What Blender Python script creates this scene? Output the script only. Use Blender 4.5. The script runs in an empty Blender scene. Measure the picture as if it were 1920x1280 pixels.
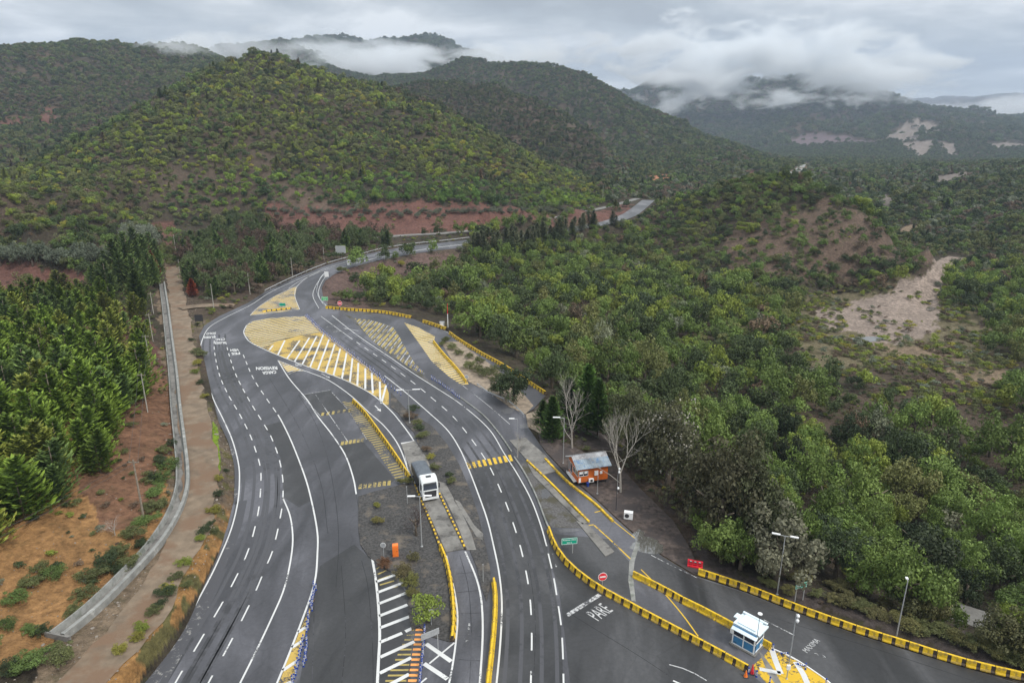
import bpy, bmesh, math, random
import numpy as np
from mathutils import Vector
random.seed(7); rng = np.random.default_rng(7)
SC = bpy.context.scene; COL = SC.collection
# ------------------------------------------------------------------ camera
CAMH = 54.0; PITCH = math.radians(17.55); FPX = 1280.0
cp, sp = math.cos(PITCH), math.sin(PITCH)
cam = bpy.data.cameras.new('camera'); cam.sensor_width = 36; cam.lens = 24
cam.clip_start = 1; cam.clip_end = 40000
camo = bpy.data.objects.new('camera', cam); COL.objects.link(camo)
camo.location = (0, 0, CAMH); camo.rotation_euler = (math.pi/2-PITCH, 0, 0)
SC.camera = camo
# ------------------------------------------------------------------ exposure
SC.view_settings.view_transform = 'Standard'; SC.view_settings.look = 'None'
SC.view_settings.gamma = 1; SC.view_settings.exposure = 0.0
SC.cycles.volume_bounces = 6; SC.cycles.max_bounces = 8; SC.cycles.diffuse_bounces = 3
SC.cycles.transparent_max_bounces = 16
SC.cycles.volume_max_steps = 128
# ------------------------------------------------------------------ sky
SUN_EL, SUN_AZ = math.radians(50), math.radians(128)     # high behind cloud, from behind on the right
W = bpy.data.worlds.new("World"); SC.world = W; W.use_nodes = True
nt = W.node_tree; nt.nodes.clear()
def N(nt, t, **kw):
    n = nt.nodes.new(t)
    for k, v in kw.items():
        if k.startswith('i_'):
            key = k[2:]; key = int(key) if key.isdigit() else key
            n.inputs[key].default_value = v
        else: setattr(n, k, v)
    return n
def ramp(nt, stops, interp='LINEAR'):
    n = nt.nodes.new('ShaderNodeValToRGB'); cr = n.color_ramp; cr.interpolation = interp
    while len(cr.elements) > 1: cr.elements.remove(cr.elements[0])
    cr.elements[0].position = stops[0][0]; cr.elements[0].color = (*stops[0][1], 1)
    for p, c in stops[1:]:
        e = cr.elements.new(p); e.color = (*c, 1)
    return n
def g3(v): return (v, v, v)
sky = N(nt, 'ShaderNodeTexSky', sky_type='NISHITA', sun_disc=False, sun_elevation=SUN_EL, sun_rotation=SUN_AZ, altitude=800)
skys = N(nt, 'ShaderNodeMix', data_type='RGBA', blend_type='MULTIPLY'); skys.inputs[0].default_value = 1
nt.links.new(sky.outputs[0], skys.inputs[6]); skys.inputs[7].default_value = (0.08, 0.08, 0.08, 1)
geo = N(nt, 'ShaderNodeTexCoord'); sep = N(nt, 'ShaderNodeSeparateXYZ')
nt.links.new(geo.outputs['Generated'], sep.inputs[0])
# project the view direction on a flat cloud deck so the clouds shrink towards the horizon
zz = N(nt, 'ShaderNodeMath', operation='ADD'); zz.inputs[1].default_value = 0.16; nt.links.new(sep.outputs[2], zz.inputs[0])
zm = N(nt, 'ShaderNodeMath', operation='MAXIMUM'); zm.inputs[1].default_value = 0.06; nt.links.new(zz.outputs[0], zm.inputs[0])
dvx = N(nt, 'ShaderNodeMath', operation='DIVIDE'); nt.links.new(sep.outputs[0], dvx.inputs[0]); nt.links.new(zm.outputs[0], dvx.inputs[1])
dvy = N(nt, 'ShaderNodeMath', operation='DIVIDE'); nt.links.new(sep.outputs[1], dvy.inputs[0]); nt.links.new(zm.outputs[0], dvy.inputs[1])
cmb = N(nt, 'ShaderNodeCombineXYZ'); nt.links.new(dvx.outputs[0], cmb.inputs[0]); nt.links.new(dvy.outputs[0], cmb.inputs[1]); cmb.inputs[2].default_value = 3.1
n1 = N(nt, 'ShaderNodeTexNoise', i_Scale=0.85, i_Detail=8.0, i_Roughness=0.58, i_Distortion=0.35); nt.links.new(cmb.outputs[0], n1.inputs['Vector'])
n2 = N(nt, 'ShaderNodeTexNoise', i_Scale=2.3, i_Detail=6.0, i_Roughness=0.5); nt.links.new(cmb.outputs[0], n2.inputs['Vector'])
mixn = N(nt, 'ShaderNodeMix', data_type='FLOAT'); mixn.inputs[0].default_value = 0.3
nt.links.new(n1.outputs[0], mixn.inputs[2]); nt.links.new(n2.outputs[0], mixn.inputs[3])
cr = ramp(nt, [(0.38, (0.44, 0.47, 0.49)), (0.46, (0.56, 0.60, 0.62)), (0.53, (0.76, 0.79, 0.80)), (0.60, (1.08, 1.10, 1.10))])
nt.links.new(mixn.outputs[0], cr.inputs[0])
# an overcast sky is about three times as bright overhead as at the horizon
lum = N(nt, 'ShaderNodeMapRange'); lum.inputs['From Min'].default_value = 0.22; lum.inputs['From Max'].default_value = 0.9
lum.inputs['To Min'].default_value = 1.0; lum.inputs['To Max'].default_value = 2.3; nt.links.new(sep.outputs[2], lum.inputs['Value'])
cl = N(nt, 'ShaderNodeMix', data_type='RGBA', blend_type='MULTIPLY'); cl.inputs[0].default_value = 1
nt.links.new(cr.outputs[0], cl.inputs[6]); nt.links.new(lum.outputs[0], cl.inputs[7])
fm = N(nt, 'ShaderNodeMix', data_type='RGBA'); fm.inputs[0].default_value = 0.96
nt.links.new(skys.outputs[2], fm.inputs[6]); nt.links.new(cl.outputs[2], fm.inputs[7])
bg = N(nt, 'ShaderNodeBackground', i_Strength=1.0); nt.links.new(fm.outputs[2], bg.inputs[0])
wo = N(nt, 'ShaderNodeOutputWorld'); nt.links.new(bg.outputs[0], wo.inputs[0])
# ------------------------------------------------------------------ sun behind the overcast
sl = bpy.data.lights.new('sun', 'SUN'); sl.energy = 3.1; sl.angle = math.radians(11); sl.color = (1.0, 0.96, 0.90)
so = bpy.data.objects.new('sun', sl); COL.objects.link(so)
so.rotation_euler = (math.pi/2-SUN_EL, 0, math.pi-SUN_AZ)
# ------------------------------------------------------------------ geometry helpers
def ray(px, py):
    dx = (px-960)/FPX; dy = -(py-640)/FPX
    return np.array([dx, cp+dy*sp, -sp+dy*cp])
def P(px, py, z=0.0):
    d = ray(px, py); t = (z-CAMH)/d[2]
    return np.array([d[0]*t, d[1]*t, z])
def PR(px, py, r):
    d = ray(px, py); t = r/math.hypot(d[0], d[1])
    return np.array([d[0]*t, d[1]*t, CAMH+d[2]*t])
def to_px(x, y, z):
    rx, ry, rz = x, y, z-CAMH
    f = ry*cp-rz*sp; u = ry*sp+rz*cp
    return 960+FPX*rx/f, 640-FPX*u/f
def tag(o, label=None, cat=None, group=None, kind=None):
    if label: o['label'] = label
    if cat: o['category'] = cat
    if group: o['group'] = group
    if kind: o['kind'] = kind
    return o
def smooth(pts, step=1.0, closed=False):
    """Catmull-Rom through world points, resampled evenly."""
    p = [np.array(q, float) for q in pts]
    ext = [p[0]*2-p[1]]+p+[p[-1]*2-p[-2]]
    out = []
    for i in range(1, len(ext)-2):
        a, b, c, d = ext[i-1:i+3]
        n = max(2, int(np.linalg.norm(c-b)/step)+1)
        for k in range(n):
            t = k/n
            out.append(0.5*((2*b)+(-a+c)*t+(2*a-5*b+4*c-d)*t*t+(-a+3*b-3*c+d)*t**3))
    out.append(p[-1])
    o = np.array(out); L = np.r_[0, np.cumsum(np.linalg.norm(np.diff(o, axis=0), axis=1))]
    m = max(2, int(L[-1]/step)+1); s = np.linspace(0, L[-1], m)
    return np.stack([np.interp(s, L, o[:, k]) for k in range(3)], 1)
def px2w(pl, z=0.0): return [P(x, y, z) for x, y in pl]
class MB:
    """collects faces of one mesh"""
    def __init__(s): s.v = []; s.f = []; s.m = []
    def add(s, vs, fs, m=0):
        b = len(s.v); s.v.extend([tuple(map(float, q)) for q in vs])
        for f in fs: s.f.append(tuple(b+i for i in f)); s.m.append(m)
    def box(s, c, size, rz=0, m=0, tilt=None):
        sx, sy, sz = [k/2 for k in size]; ca, sa = math.cos(rz), math.sin(rz); vs = []
        for dx, dy, dz in [(-1,-1,-1),(1,-1,-1),(1,1,-1),(-1,1,-1),(-1,-1,1),(1,-1,1),(1,1,1),(-1,1,1)]:
            x, y, z = dx*sx, dy*sy, dz*sz
            vs.append((c[0]+x*ca-y*sa, c[1]+x*sa+y*ca, c[2]+z))
        s.add(vs, [(0,3,2,1),(4,5,6,7),(0,1,5,4),(1,2,6,5),(2,3,7,6),(3,0,4,7)], m)
    def tube(s, a, b, r0, r1=None, n=8, m=0, cap=True):
        r1 = r0 if r1 is None else r1; a = Vector(a); b = Vector(b); d = (b-a).normalized()
        u = d.orthogonal().normalized(); w = d.cross(u); vs = []
        for q, r in ((a, r0), (b, r1)):
            for k in range(n):
                t = 2*math.pi*k/n; vs.append(q+u*(r*math.cos(t))+w*(r*math.sin(t)))
        fs = [(k, (k+1) % n, n+(k+1) % n, n+k) for k in range(n)]
        if cap: fs += [tuple(range(n))[::-1], tuple(range(n, 2*n))]
        s.add(vs, fs, m)
    def lathe(s, c, prof, n=12, m=0):
        vs = []
        for r, z in prof:
            for k in range(n):
                t = 2*math.pi*k/n; vs.append((c[0]+r*math.cos(t), c[1]+r*math.sin(t), c[2]+z))
        fs = []
        for j in range(len(prof)-1):
            for k in range(n): fs.append((j*n+k, j*n+(k+1) % n, (j+1)*n+(k+1) % n, (j+1)*n+k))
        fs += [tuple(range(n))[::-1], tuple(range((len(prof)-1)*n, len(prof)*n))]
        s.add(vs, fs, m)
    def strip(s, pts, w, z=None, m=0, off=0.0):
        pts = np.array(pts, float); 
        if z is not None: pts[:, 2] = z
        t = np.gradient(pts, axis=0)[:, :2]; t /= np.maximum(np.linalg.norm(t, axis=1), 1e-9)[:, None]
        n = np.stack([t[:, 1], -t[:, 0]], 1)
        w = np.broadcast_to(np.array(w, float), (len(pts),))
        L = pts.copy(); R = pts.copy()
        L[:, :2] += n*(off-w/2)[:, None]; R[:, :2] += n*(off+w/2)[:, None]
        k = len(pts)
        s.add(list(L)+list(R), [(i, k+i, k+i+1, i+1) for i in range(k-1)], m)
    def poly(s, pts, m=0): s.add(pts, [tuple(range(len(pts)))], m)
    def build(s, name, mats, parent=None, smooth=False, loc=None):
        me = bpy.data.meshes.new(name); me.from_pydata(s.v, [], s.f)
        mats = mats if isinstance(mats, (list, tuple)) else [mats]
        for q in mats: me.materials.append(q)
        if len(mats) > 1: me.polygons.foreach_set('material_index', s.m)
        if smooth: me.polygons.foreach_set('use_smooth', [True]*len(me.polygons))
        me.update()
        o = bpy.data.objects.new(name, me); COL.objects.link(o); o.parent = parent
        if loc is not None: o.location = loc
        return o
def empty(name, loc=(0, 0, 0), rz=0, **kw):
    o = bpy.data.objects.new(name, None); COL.objects.link(o); o.empty_display_size = 0.3
    o.location = loc; o.rotation_euler = (0, 0, rz); tag(o, **kw); return o
def copy_tree(o, parent=None):
    c = o.copy(); COL.objects.link(c); c.parent = parent
    for ch in list(o.children):
        d = ch.copy(); COL.objects.link(d); d.parent = c
        for g in list(ch.children):
            e = g.copy(); COL.objects.link(e); e.parent = d
    return c
# ------------------------------------------------------------------ materials
M = {}
def mat(name, col, rough=0.7, metal=0.0, var=0.12, scale=1.5, bump=0.0, bscale=20, spec=0.5, dirt=None, dscale=0.6):
    """plain surface with mottled colour; dirt = (colour, amount) blotches"""
    m = bpy.data.materials.new(name); m.use_nodes = True; nt = m.node_tree; b = nt.nodes['Principled BSDF']
    tc = N(nt, 'ShaderNodeTexCoord'); no = N(nt, 'ShaderNodeTexNoise', i_Scale=scale, i_Detail=6.0, i_Roughness=0.6)
    nt.links.new(tc.outputs['Object'], no.inputs['Vector'])
    c0 = tuple(max(0, c*(1-var*1.6)) for c in col); c1 = tuple(c*(1+var) for c in col)
    r = ramp(nt, [(0.3, c0), (0.7, c1)]); nt.links.new(no.outputs[0], r.inputs[0]); out = r.outputs[0]
    if dirt:
        d = N(nt, 'ShaderNodeTexNoise', i_Scale=dscale, i_Detail=8.0, i_Roughness=0.65); nt.links.new(tc.outputs['Object'], d.inputs['Vector'])
        t = dirt[1]; rr = ramp(nt, [(0.62-t*0.3, g3(0)), (0.72-t*0.3, g3(1))]); nt.links.new(d.outputs[0], rr.inputs[0])
        mx = N(nt, 'ShaderNodeMix', data_type='RGBA'); nt.links.new(rr.outputs[0], mx.inputs[0]); nt.links.new(out, mx.inputs[6])
        mx.inputs[7].default_value = (*dirt[0], 1); out = mx.outputs[2]
    nt.links.new(out, b.inputs['Base Color']); b.inputs['Roughness'].default_value = rough
    b.inputs['Metallic'].default_value = metal; b.inputs['Specular IOR Level'].default_value = spec
    if bump:
        bn = N(nt, 'ShaderNodeTexNoise', i_Scale=bscale, i_Detail=4.0); nt.links.new(tc.outputs['Object'], bn.inputs['Vector'])
        bu = N(nt, 'ShaderNodeBump', i_Strength=bump, i_Distance=0.05); nt.links.new(bn.outputs[0], bu.inputs['Height']); nt.links.new(bu.outputs[0], b.inputs['Normal'])
    M[name] = m; return m
# ================================================================== TERRAIN
def vnoise(x, y, seed=0):
    xi = np.floor(x).astype(np.int64); yi = np.floor(y).astype(np.int64); xf = x-xi; yf = y-yi
    def h(a, b):
        n = (a*374761393+b*668265263+seed*982451653) & 0xffffffff
        n = ((n ^ (n >> 13))*1274126177) & 0xffffffff
        return ((n ^ (n >> 16)) & 0xffff)/65535.0
    u = xf*xf*xf*(xf*(xf*6-15)+10); v = yf*yf*yf*(yf*(yf*6-15)+10)
    a = h(xi, yi); b = h(xi+1, yi); c = h(xi, yi+1); d = h(xi+1, yi+1)
    return a*(1-u)*(1-v)+b*u*(1-v)+c*(1-u)*v+d*u*v
def fbm(x, y, oct=4, seed=0, g=0.5):
    s = 0; a = 1; t = 0
    for i in range(oct):
        s = s+a*vnoise(x*2**i+17.3*i, y*2**i-9.1*i, seed+i); t += a; a *= g
    return s/t
def ridged(x, y, oct=4, seed=0):
    s = 0; a = 1; t = 0
    for i in range(oct):
        s = s+a*(1-np.abs(2*vnoise(x*2**i+7.7*i, y*2**i+3.1*i, seed+i)-1)); t += a; a *= 0.5
    return s/t
LEFT_EDGE = [(266,1280),(333,1190),(386,1097),(412,1044),(434,990),(446,940),(449,900),(447,868),(436,826),(420,789),(399,745),(384,700),(376,662),(378,641),(391,615),(419,597),(471,571),(505,549),(549,528),(614,502),(677,484),(720,474),(770,466),(820,461),(880,454)]
FAR_RIGHT = [(890,461),(830,468),(770,476),(700,490),(655,502),(628,513),(610,526),(603,540),(606,556),(614,570)]
PLAT = [(150,1500),(195,1360),(250,1280),(322,1188),(377,1095),(403,1042),(426,988),(438,940),(441,900),(439,870),(428,828),(410,789),(390,745),(375,702),(367,662),(369,638),(383,610),(412,592),(466,567),(500,545),(547,523),(612,497),(676,479),(720,469),(770,461),(820,456),(880,449)] + \
       FAR_RIGHT + [(650,574),(720,577),(780,588),(850,596),(885,608),(850,614),(866,632),(905,655),(955,684),(1030,735),(1012,765),(1000,790),(1035,815),(1100,850),(1150,860),(1200,915),(1262,975),(1290,1020),(1308,1060),(1400,1090),(1500,1126),(1606,1164),(1686,1188),(1805,1224),(1925,1258),(2050,1298),(2150,1500)]
ROADC = [(880,455),(940,449),(1000,442),(1060,432),(1100,424),(1140,417),(1175,405),(1190,396),(1203,386),(1216,375)]
UPPER = [(700,446),(757,441),(833,437),(900,430),(967,420),(1047,407),(1100,396),(1150,385),(1195,372)]
CP = []                                   # control points (x, y, z)
def cz(z, *pp):
    for x, y in pp: CP.append(P(x, y, z))
def cr_(*pp):
    for x, y, r in pp: CP.append(PR(x, y, r))
def c3(*pp):
    for x, r, z in pp:
        d = ray(x, 400); a = math.hypot(d[0], d[1]); CP.append(np.array([d[0]/a*r, d[1]/a*r, z]))
cz(0, *PLAT[1::2]); cz(0, (960,1200),(600,1100),(600,800),(900,900),(600,620),(1200,1150),(1500,1240),(960,1600),(300,1600),(1700,1600),(760,640))
cz(0, *ROADC); cz(0.3, *UPPER)
# left bank, canal and the slope above it
cz(2.17, (150,1270),(90,1320)); cz(1.99,(215,1200)); cz(1.74,(285,1120)); cz(1.48,(335,1050)); cz(1.22,(365,975)); cz(0.95,(380,900)); cz(0.73,(372,840)); cz(0.52,(358,780)); cz(0.35,(350,710)); cz(0.22,(340,640)); cz(0.13,(330,560)); cz(0.17,(322,500)); cz(0.43,(318,460)); cz(1.30,(290,430))
cz(1.99,(120,1195)); cz(1.82,(215,1110)); cz(1.56,(290,1035)); cz(1.30,(330,960)); cz(1.04,(340,880)); cz(0.87,(330,800)); cz(0.61,(322,720)); cz(0.43,(314,640)); cz(0.26,(303,560))
cz(2.39,(40,1240),(-80,1300)); cz(2.60,(150,1060),(60,1130)); cz(2.60,(230,980)); cz(2.17,(265,900)); cz(3.69,(130,960),(60,1010)); cz(3.47,(200,870)); cz(1.48,(285,800)); cz(2.60,(240,790)); cz(4.77,(40,960),(-60,1040)); cz(4.77,(100,880)); cz(4.34,(170,780))
cz(3.47,(190,690)); cz(5.64,(60,780),(-60,860)); cz(4.77,(60,680)); cz(1.30,(260,690)); cz(2.60,(200,610)); cz(4.34,(60,590)); cz(0.87,(280,580)); cz(2.17,(230,540)); cz(5.21,(0,560),(-150,620)); cz(3.91,(100,520)); cz(6.08,(20,500),(-100,520))
cz(0.65,(360,470),(400,520),(440,540)); cz(0.43,(500,500),(600,470),(700,455)); cz(0.87,(480,450),(600,440),(360,430)); cz(2.17,(400,415),(500,420)); cz(2.60,(200,470),(250,440)); cz(4.34,(100,465),(0,470))
# hillock on the left
cr_((-150,375,360),(0,362,370),(100,370,380),(170,384,370),(230,410,340),(60,420,310),(150,425,300)); c3((-150,470,10),(0,470,12),(120,470,12),(230,440,8),(300,430,7))
# red cut above the upper road
cz(9.5,(500,392),(620,390),(750,392),(900,391),(980,394)); cz(7,(1060,385)); cz(3,(1130,372)); cz(2,(500,425),(620,432)); cz(1.0,(700,438))
# main green hill
cr_((490,300,480),(490,200,600),(490,110,760),(300,330,470),(380,250,560),(640,300,500),(640,220,620),(780,300,510),(800,250,600),(900,320,510),(1000,355,500))
cr_((30,340,560),(100,300,620),(190,258,640),(300,200,680),(380,152,720),(430,127,740),(560,125,770),(660,157,760),(740,181,740),(800,202,720),(880,237,690),(950,277,650),(1010,310,620),(1070,340,590),(1130,358,560))
cr_((200,340,450),(60,350,520))
c3((600,1000,62),(700,1000,52),(480,1000,80),(800,950,40),(900,900,25),(1000,850,12),(1100,780,0),(1180,700,-4),(400,1000,60),(300,900,40),(200,800,22),(80,760,12),(-100,760,8))
# ridge behind on the left
cr_((0,300,850),(100,280,900),(200,238,960),(-150,300,850),(-150,110,1500),(0,104,1500),(60,101,1500),(130,94,1500),(200,98,1500),(250,96,1500),(310,90,1650),(370,98,1600),(410,114,1500),(460,140,1400),(50,200,1150),(200,175,1200),(330,150,1250),(120,150,1300),(-100,200,1150))
c3((0,2300,120),(200,2300,120),(400,2100,60),(-200,2300,120))
# second ridge
cr_((690,178,1250),(740,173,1250),(800,160,1250),(860,156,1220),(930,167,1180),(1000,191,1130),(1060,226,1080),(1120,268,1020),(1180,303,950),(1230,325,880),(1000,250,950),(1050,300,860),(900,210,1040),(1130,335,780))
c3((760,1480,45),(800,1450,50),(870,1420,45),(950,1350,35),(1020,1280,15),(1080,1200,5),(1180,1100,-8))
# third ridge
cr_((640,140,2100),(720,146,2100),(790,152,2100),(830,140,2000),(870,122,1950),(920,131,1900),(985,120,1850),(1040,131,1800),(1100,145,1750),(1150,172,1700),(1200,202,1650),(1260,232,1600),(1330,262,1500),(1400,284,1400),(1470,300,1200),(1150,250,1350),(1100,200,1500),(1250,290,1150),(1020,180,1550),(1300,310,950),(1400,320,900))
c3((700,2600,100),(900,2500,120),(1100,2300,20),(1250,2200,-25),(1400,1900,-35))
# peaks in the cloud
cr_((400,110,3400),(540,95,3400),(570,90,3500),(620,82,3500),(655,72,3500),(700,90,3500),(730,92,3500),(770,85,3500),(830,90,3500),(850,98,3500),(950,125,3500),(1100,175,3500),(530,93,2700),(600,122,2600),(640,138,2450))
# far mountain on the right
cr_((1150,180,4500),(1250,150,4500),(1400,150,4300),(1550,145,4200),(1650,178,4000),(1700,205,3900),(1760,212,4000),(1830,220,4000),(1870,238,3900),(1920,234,4200),(2100,230,4200),
    (1200,240,3300),(1300,266,3000),(1440,273,2700),(1550,263,2700),(1650,262,2650),(1560,210,3500),(1350,215,3600),(1250,225,3600),(1700,232,3200),(1740,250,2700),(1800,250,2900),(1730,296,2250),(1790,300,2250),(1850,300,2300),(1900,290,2400),(2100,290,2400),(1660,278,2400))
c3((1500,6500,0),(1700,6000,0),(1900,6000,0),(1300,6500,0),(2100,6000,0))
cr_((1640,205,9500),(1690,196,9500),(1750,201,9500),(1800,196,9500),(1850,188,9500),(1920,190,9500),(2000,180,9500),(1500,200,10500),(1300,200,10500),(1100,200,10500),(800,200,10500),(400,200,10500),(0,200,10500),(2200,190,9500))
# valley with the river bed
cz(-20,(1480,300)); cz(-22,(1600,300),(1750,310)); cz(-14,(1520,318),(1440,310)); cz(-6,(1330,330),(1260,345)); cz(-2,(1200,355))
cz(-14,(1640,350),(1660,372),(1650,400),(1800,400)); cr_((1600,333,880),(1560,345,800),(1720,362,640),(1850,345,800),(1920,312,1050),(2100,300,1050),(1780,335,1000),(1920,345,820),(1900,400,560))
cz(-13,(1780,470),(1760,520),(1900,470),(1850,430),(2050,470)); cz(-15,(1550,590),(1640,600),(1740,570),(1640,660),(1800,640),(1900,560),(2050,640)); cz(-14,(1500,680),(1700,720),(1900,720),(1560,540))
cz(-13,(1400,640),(1300,600),(1200,560),(1300,700),(1500,760),(1700,820),(1900,820),(2050,850),(1150,520),(1250,540)); cz(-11,(1100,560),(1180,640),(1400,800),(1600,900),(1800,950),(1950,1000),(1050,520))
cz(-8,(1000,560),(1080,650),(1250,780),(950,520),(1450,900),(1620,1020)); cz(-6,(900,560),(950,620),(1150,720),(820,530),(1330,880),(1850,1140),(1960,1180)); cz(-9,(1750,1090),(1900,1100),(2050,1200)); cz(-4,(760,520),(700,540),(1250,870),(880,490)); cz(-5,(980,470),(1100,450)); cz(-6,(1150,440),(1250,440))
cz(-4,(1060,745),(1120,790)); cz(-2,(655,535))
# knoll in the middle distance
cr_((1200,408,470),(1280,378,450),(1360,346,432),(1410,337,425),(1440,333,420),(1475,334,417),(1510,341,410),(1560,368,395),(1610,397,385),(1660,432,370),(1740,466,350),(1440,430,355),(1300,440,375),(1560,450,345),(1440,392,385),(1350,400,395),(1520,398,378)); cz(-12,(1250,495),(1400,540),(1500,545),(1600,530),(1700,505))
c3((1280,560,-10),(1360,520,-4),(1440,510,-8),(1440,600,-14),(1510,490,-8),(1560,480,-13),(1660,450,-13),(1200,600,-6),(1360,600,-12))
CP = np.array(CP)
def feat(x, y): return np.stack([np.arctan2(x, y)*2.2, np.log(np.hypot(x, y))], -1)
KF = feat(CP[:, 0], CP[:, 1]); KR = np.hypot(CP[:, 0], CP[:, 1])
# drop control points that coincide
keep = []
for i in range(len(KF)):
    if all(np.linalg.norm(KF[i]-KF[j]) > 0.004 for j in keep): keep.append(i)
KF = KF[keep]; KV = (CP[keep, 2]/KR[keep])
D = np.sqrt(((KF[:, None]-KF[None])**2).sum(-1)+1e-5)
n_ = len(KF); A = np.zeros((n_+1, n_+1)); A[:n_, :n_] = -D - np.eye(n_)*0.0015; A[:n_, n_] = 1; A[n_, :n_] = 1
SOL = np.linalg.solve(A, np.r_[KV, 0])
NA, NR = 900, 820
AZ = np.linspace(math.radians(-52), math.radians(52), NA); LR = np.linspace(math.log(28), math.log(11500), NR)
aa, ll = np.meshgrid(AZ, LR, indexing='ij'); RR = np.exp(ll)
GX = (RR*np.sin(aa)).ravel(); GY = (RR*np.cos(aa)).ravel()
GZ = np.zeros_like(GX); F = np.stack([aa.ravel()*2.2, ll.ravel()], -1)
for s in range(0, len(GX), 40000):
    f = F[s:s+40000]; d = np.sqrt(((f[:, None]-KF[None])**2).sum(-1)+1e-5); GZ[s:s+40000] = -d@SOL[:n_]+SOL[n_]
R1 = RR.ravel(); GZ = GZ*R1
def pdist(X, Y, poly, closed=True):
    p = np.array(poly)[:, :2]; q = np.roll(p, -1, 0) if closed else p[1:]; p = p if closed else p[:-1]
    best = np.full(len(X), 1e9); ins = np.zeros(len(X), bool)
    for (ax, ay), (bx, by) in zip(p, q):
        vx, vy = bx-ax, by-ay; L2 = vx*vx+vy*vy+1e-9
        t = np.clip(((X-ax)*vx+(Y-ay)*vy)/L2, 0, 1)
        best = np.minimum(best, np.hypot(X-ax-t*vx, Y-ay-t*vy))
        if closed:
            c = ((ay > Y) != (by > Y)) & (X < vx*(Y-ay)/(by-ay+1e-12)+ax); ins ^= c
    return np.where(ins, -best, best) if closed else best
PLATW = px2w(PLAT)
def sstep(a, b, x):
    t = np.clip((x-a)/(b-a), 0, 1); return t*t*(3-2*t)
near = R1 < 760
DP = np.full(len(GX), 999.0)
DP[near] = pdist(GX[near], GY[near], PLATW)
dr1 = np.full(len(GX), 999.0); dr1[near] = pdist(GX[near], GY[near], px2w(ROADC), False)
dr2 = np.full(len(GX), 999.0); dr2[near] = pdist(GX[near], GY[near], px2w(UPPER, .3), False)
# relief noise, stronger with distance and height
amp = sstep(120, 700, R1)
rid = (ridged(GX/210, GY/210, 4, 3)-0.56)*30*sstep(330, 900, R1)*sstep(8, 70, GZ+R1*0.012)
rid += (ridged(GX/620, GY/620, 4, 9)-0.62)*100*sstep(1300, 3000, R1)*sstep(-10, 90, GZ)
rid += (ridged(GX/95, GY/95, 3, 25)-0.62)*15*sstep(430, 560, R1)*(1-sstep(1500, 2200, R1))*sstep(12, 45, GZ)
rid += (ridged(GX/330, GY/330, 4, 15)-0.62)*85*sstep(2300, 2900, R1)*sstep(-25, 40, GZ)
fine = (fbm(GX/26, GY/26, 4, 21)-0.5)*(2.2+6*amp)
fine += (fbm(GX/5.5, GY/5.5, 3, 31)-0.5)*0.7
flatv = sstep(-3, 3, GZ+10)*0.8+0.2
GZ = GZ+rid+fine*flatv*sstep(2, 16, np.minimum(DP, np.minimum(dr1-4, dr2-3)))
GXc, GYc = GX, GY
wp = sstep(0.6, 7.0, DP); GZ = GZ*wp-0.12*(1-wp)
wp = sstep(5.5, 13, dr1); GZ = GZ*wp-0.12*(1-wp)
wp = sstep(3.5, 9, dr2); GZ = GZ*wp+0.2*(1-wp)
DIRT = [((138,1295),2.25),((190,1240),2.13),((264,1160),1.87),((310,1080),1.60),((350,1010),1.34),((368,950),1.13),((376,900),0.95),((375,850),0.78),((364,790),0.57),((354,720),0.39),((344,640),0.22),((334,570),0.13),((324,510),0.13),((316,478),0.35)]
CANAL = [((108,1192),2.13),((170,1143),1.99),((235,1080),1.78),((290,1020),1.56),((325,965),1.34),((341,920),1.22),((343,880),1.08),((337,820),0.91),((330,760),0.73),((325,700),0.57),((318,640),0.43),((311,580),0.35),((304,530),0.30)]
DIRTW = smooth([P(x, y, z) for (x, y), z in DIRT], 2.0); CANW = smooth([P(x, y, z) for (x, y), z in CANAL], 1.5)
def flatten_along(W, half, soft, sink=0.0):
    global GZ
    m = np.where(near)[0]; X = GX[m]; Y = GY[m]; best = np.full(len(m), 1e9); zz = np.zeros(len(m))
    for a, b in zip(W[:-1], W[1:]):
        v = b[:2]-a[:2]; t = np.clip(((X-a[0])*v[0]+(Y-a[1])*v[1])/(v@v+1e-9), 0, 1)
        d = np.hypot(X-a[0]-t*v[0], Y-a[1]-t*v[1]); k = d < best
        best = np.where(k, d, best); zz = np.where(k, a[2]+t*(b[2]-a[2]), zz)
    w = sstep(half, half+soft, best); GZ[m] = GZ[m]*w+(zz-sink)*(1-w); return m, best
flatten_along(DIRTW, 3.0, 1.6, 0.05)
flatten_along(CANW, 1.5, 2.5, 0.35)
ZG = GZ.reshape(NA, NR)
dA = AZ[1]-AZ[0]; dL = LR[1]-LR[0]
def H(x, y):
    x = np.asarray(x, float); y = np.asarray(y, float)
    a = np.clip((np.arctan2(x, y)-AZ[0])/dA, 0, NA-1.001); l = np.clip((np.log(np.hypot(x, y))-LR[0])/dL, 0, NR-1.001)
    i = a.astype(int); j = l.astype(int); u = a-i; v = l-j
    return ZG[i, j]*(1-u)*(1-v)+ZG[i+1, j]*u*(1-v)+ZG[i, j+1]*(1-u)*v+ZG[i+1, j+1]*u*v
def T(px, py):
    """first point of the ground seen at a place of the photograph"""
    d = ray(px, py); h = math.hypot(d[0], d[1]); r = np.exp(np.linspace(math.log(29), math.log(11000), 4000)); t = r/h
    x = d[0]*t; y = d[1]*t; z = CAMH+d[2]*t; g = H(x, y); k = np.argmax(g >= z)
    return np.array([x[k], y[k], g[k]])
# soil colours of the ground, by place
PX, PY = to_px(GX, GY, GZ)
def inpoly(X, Y, poly):
    ins = np.zeros(len(X), bool); p = poly
    for (ax, ay), (bx, by) in zip(p, p[1:]+p[:1]):
        ins ^= ((ay > Y) != (by > Y)) & (X < (bx-ax)*(Y-ay)/(by-ay+1e-12)+ax)
    return ins
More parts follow.
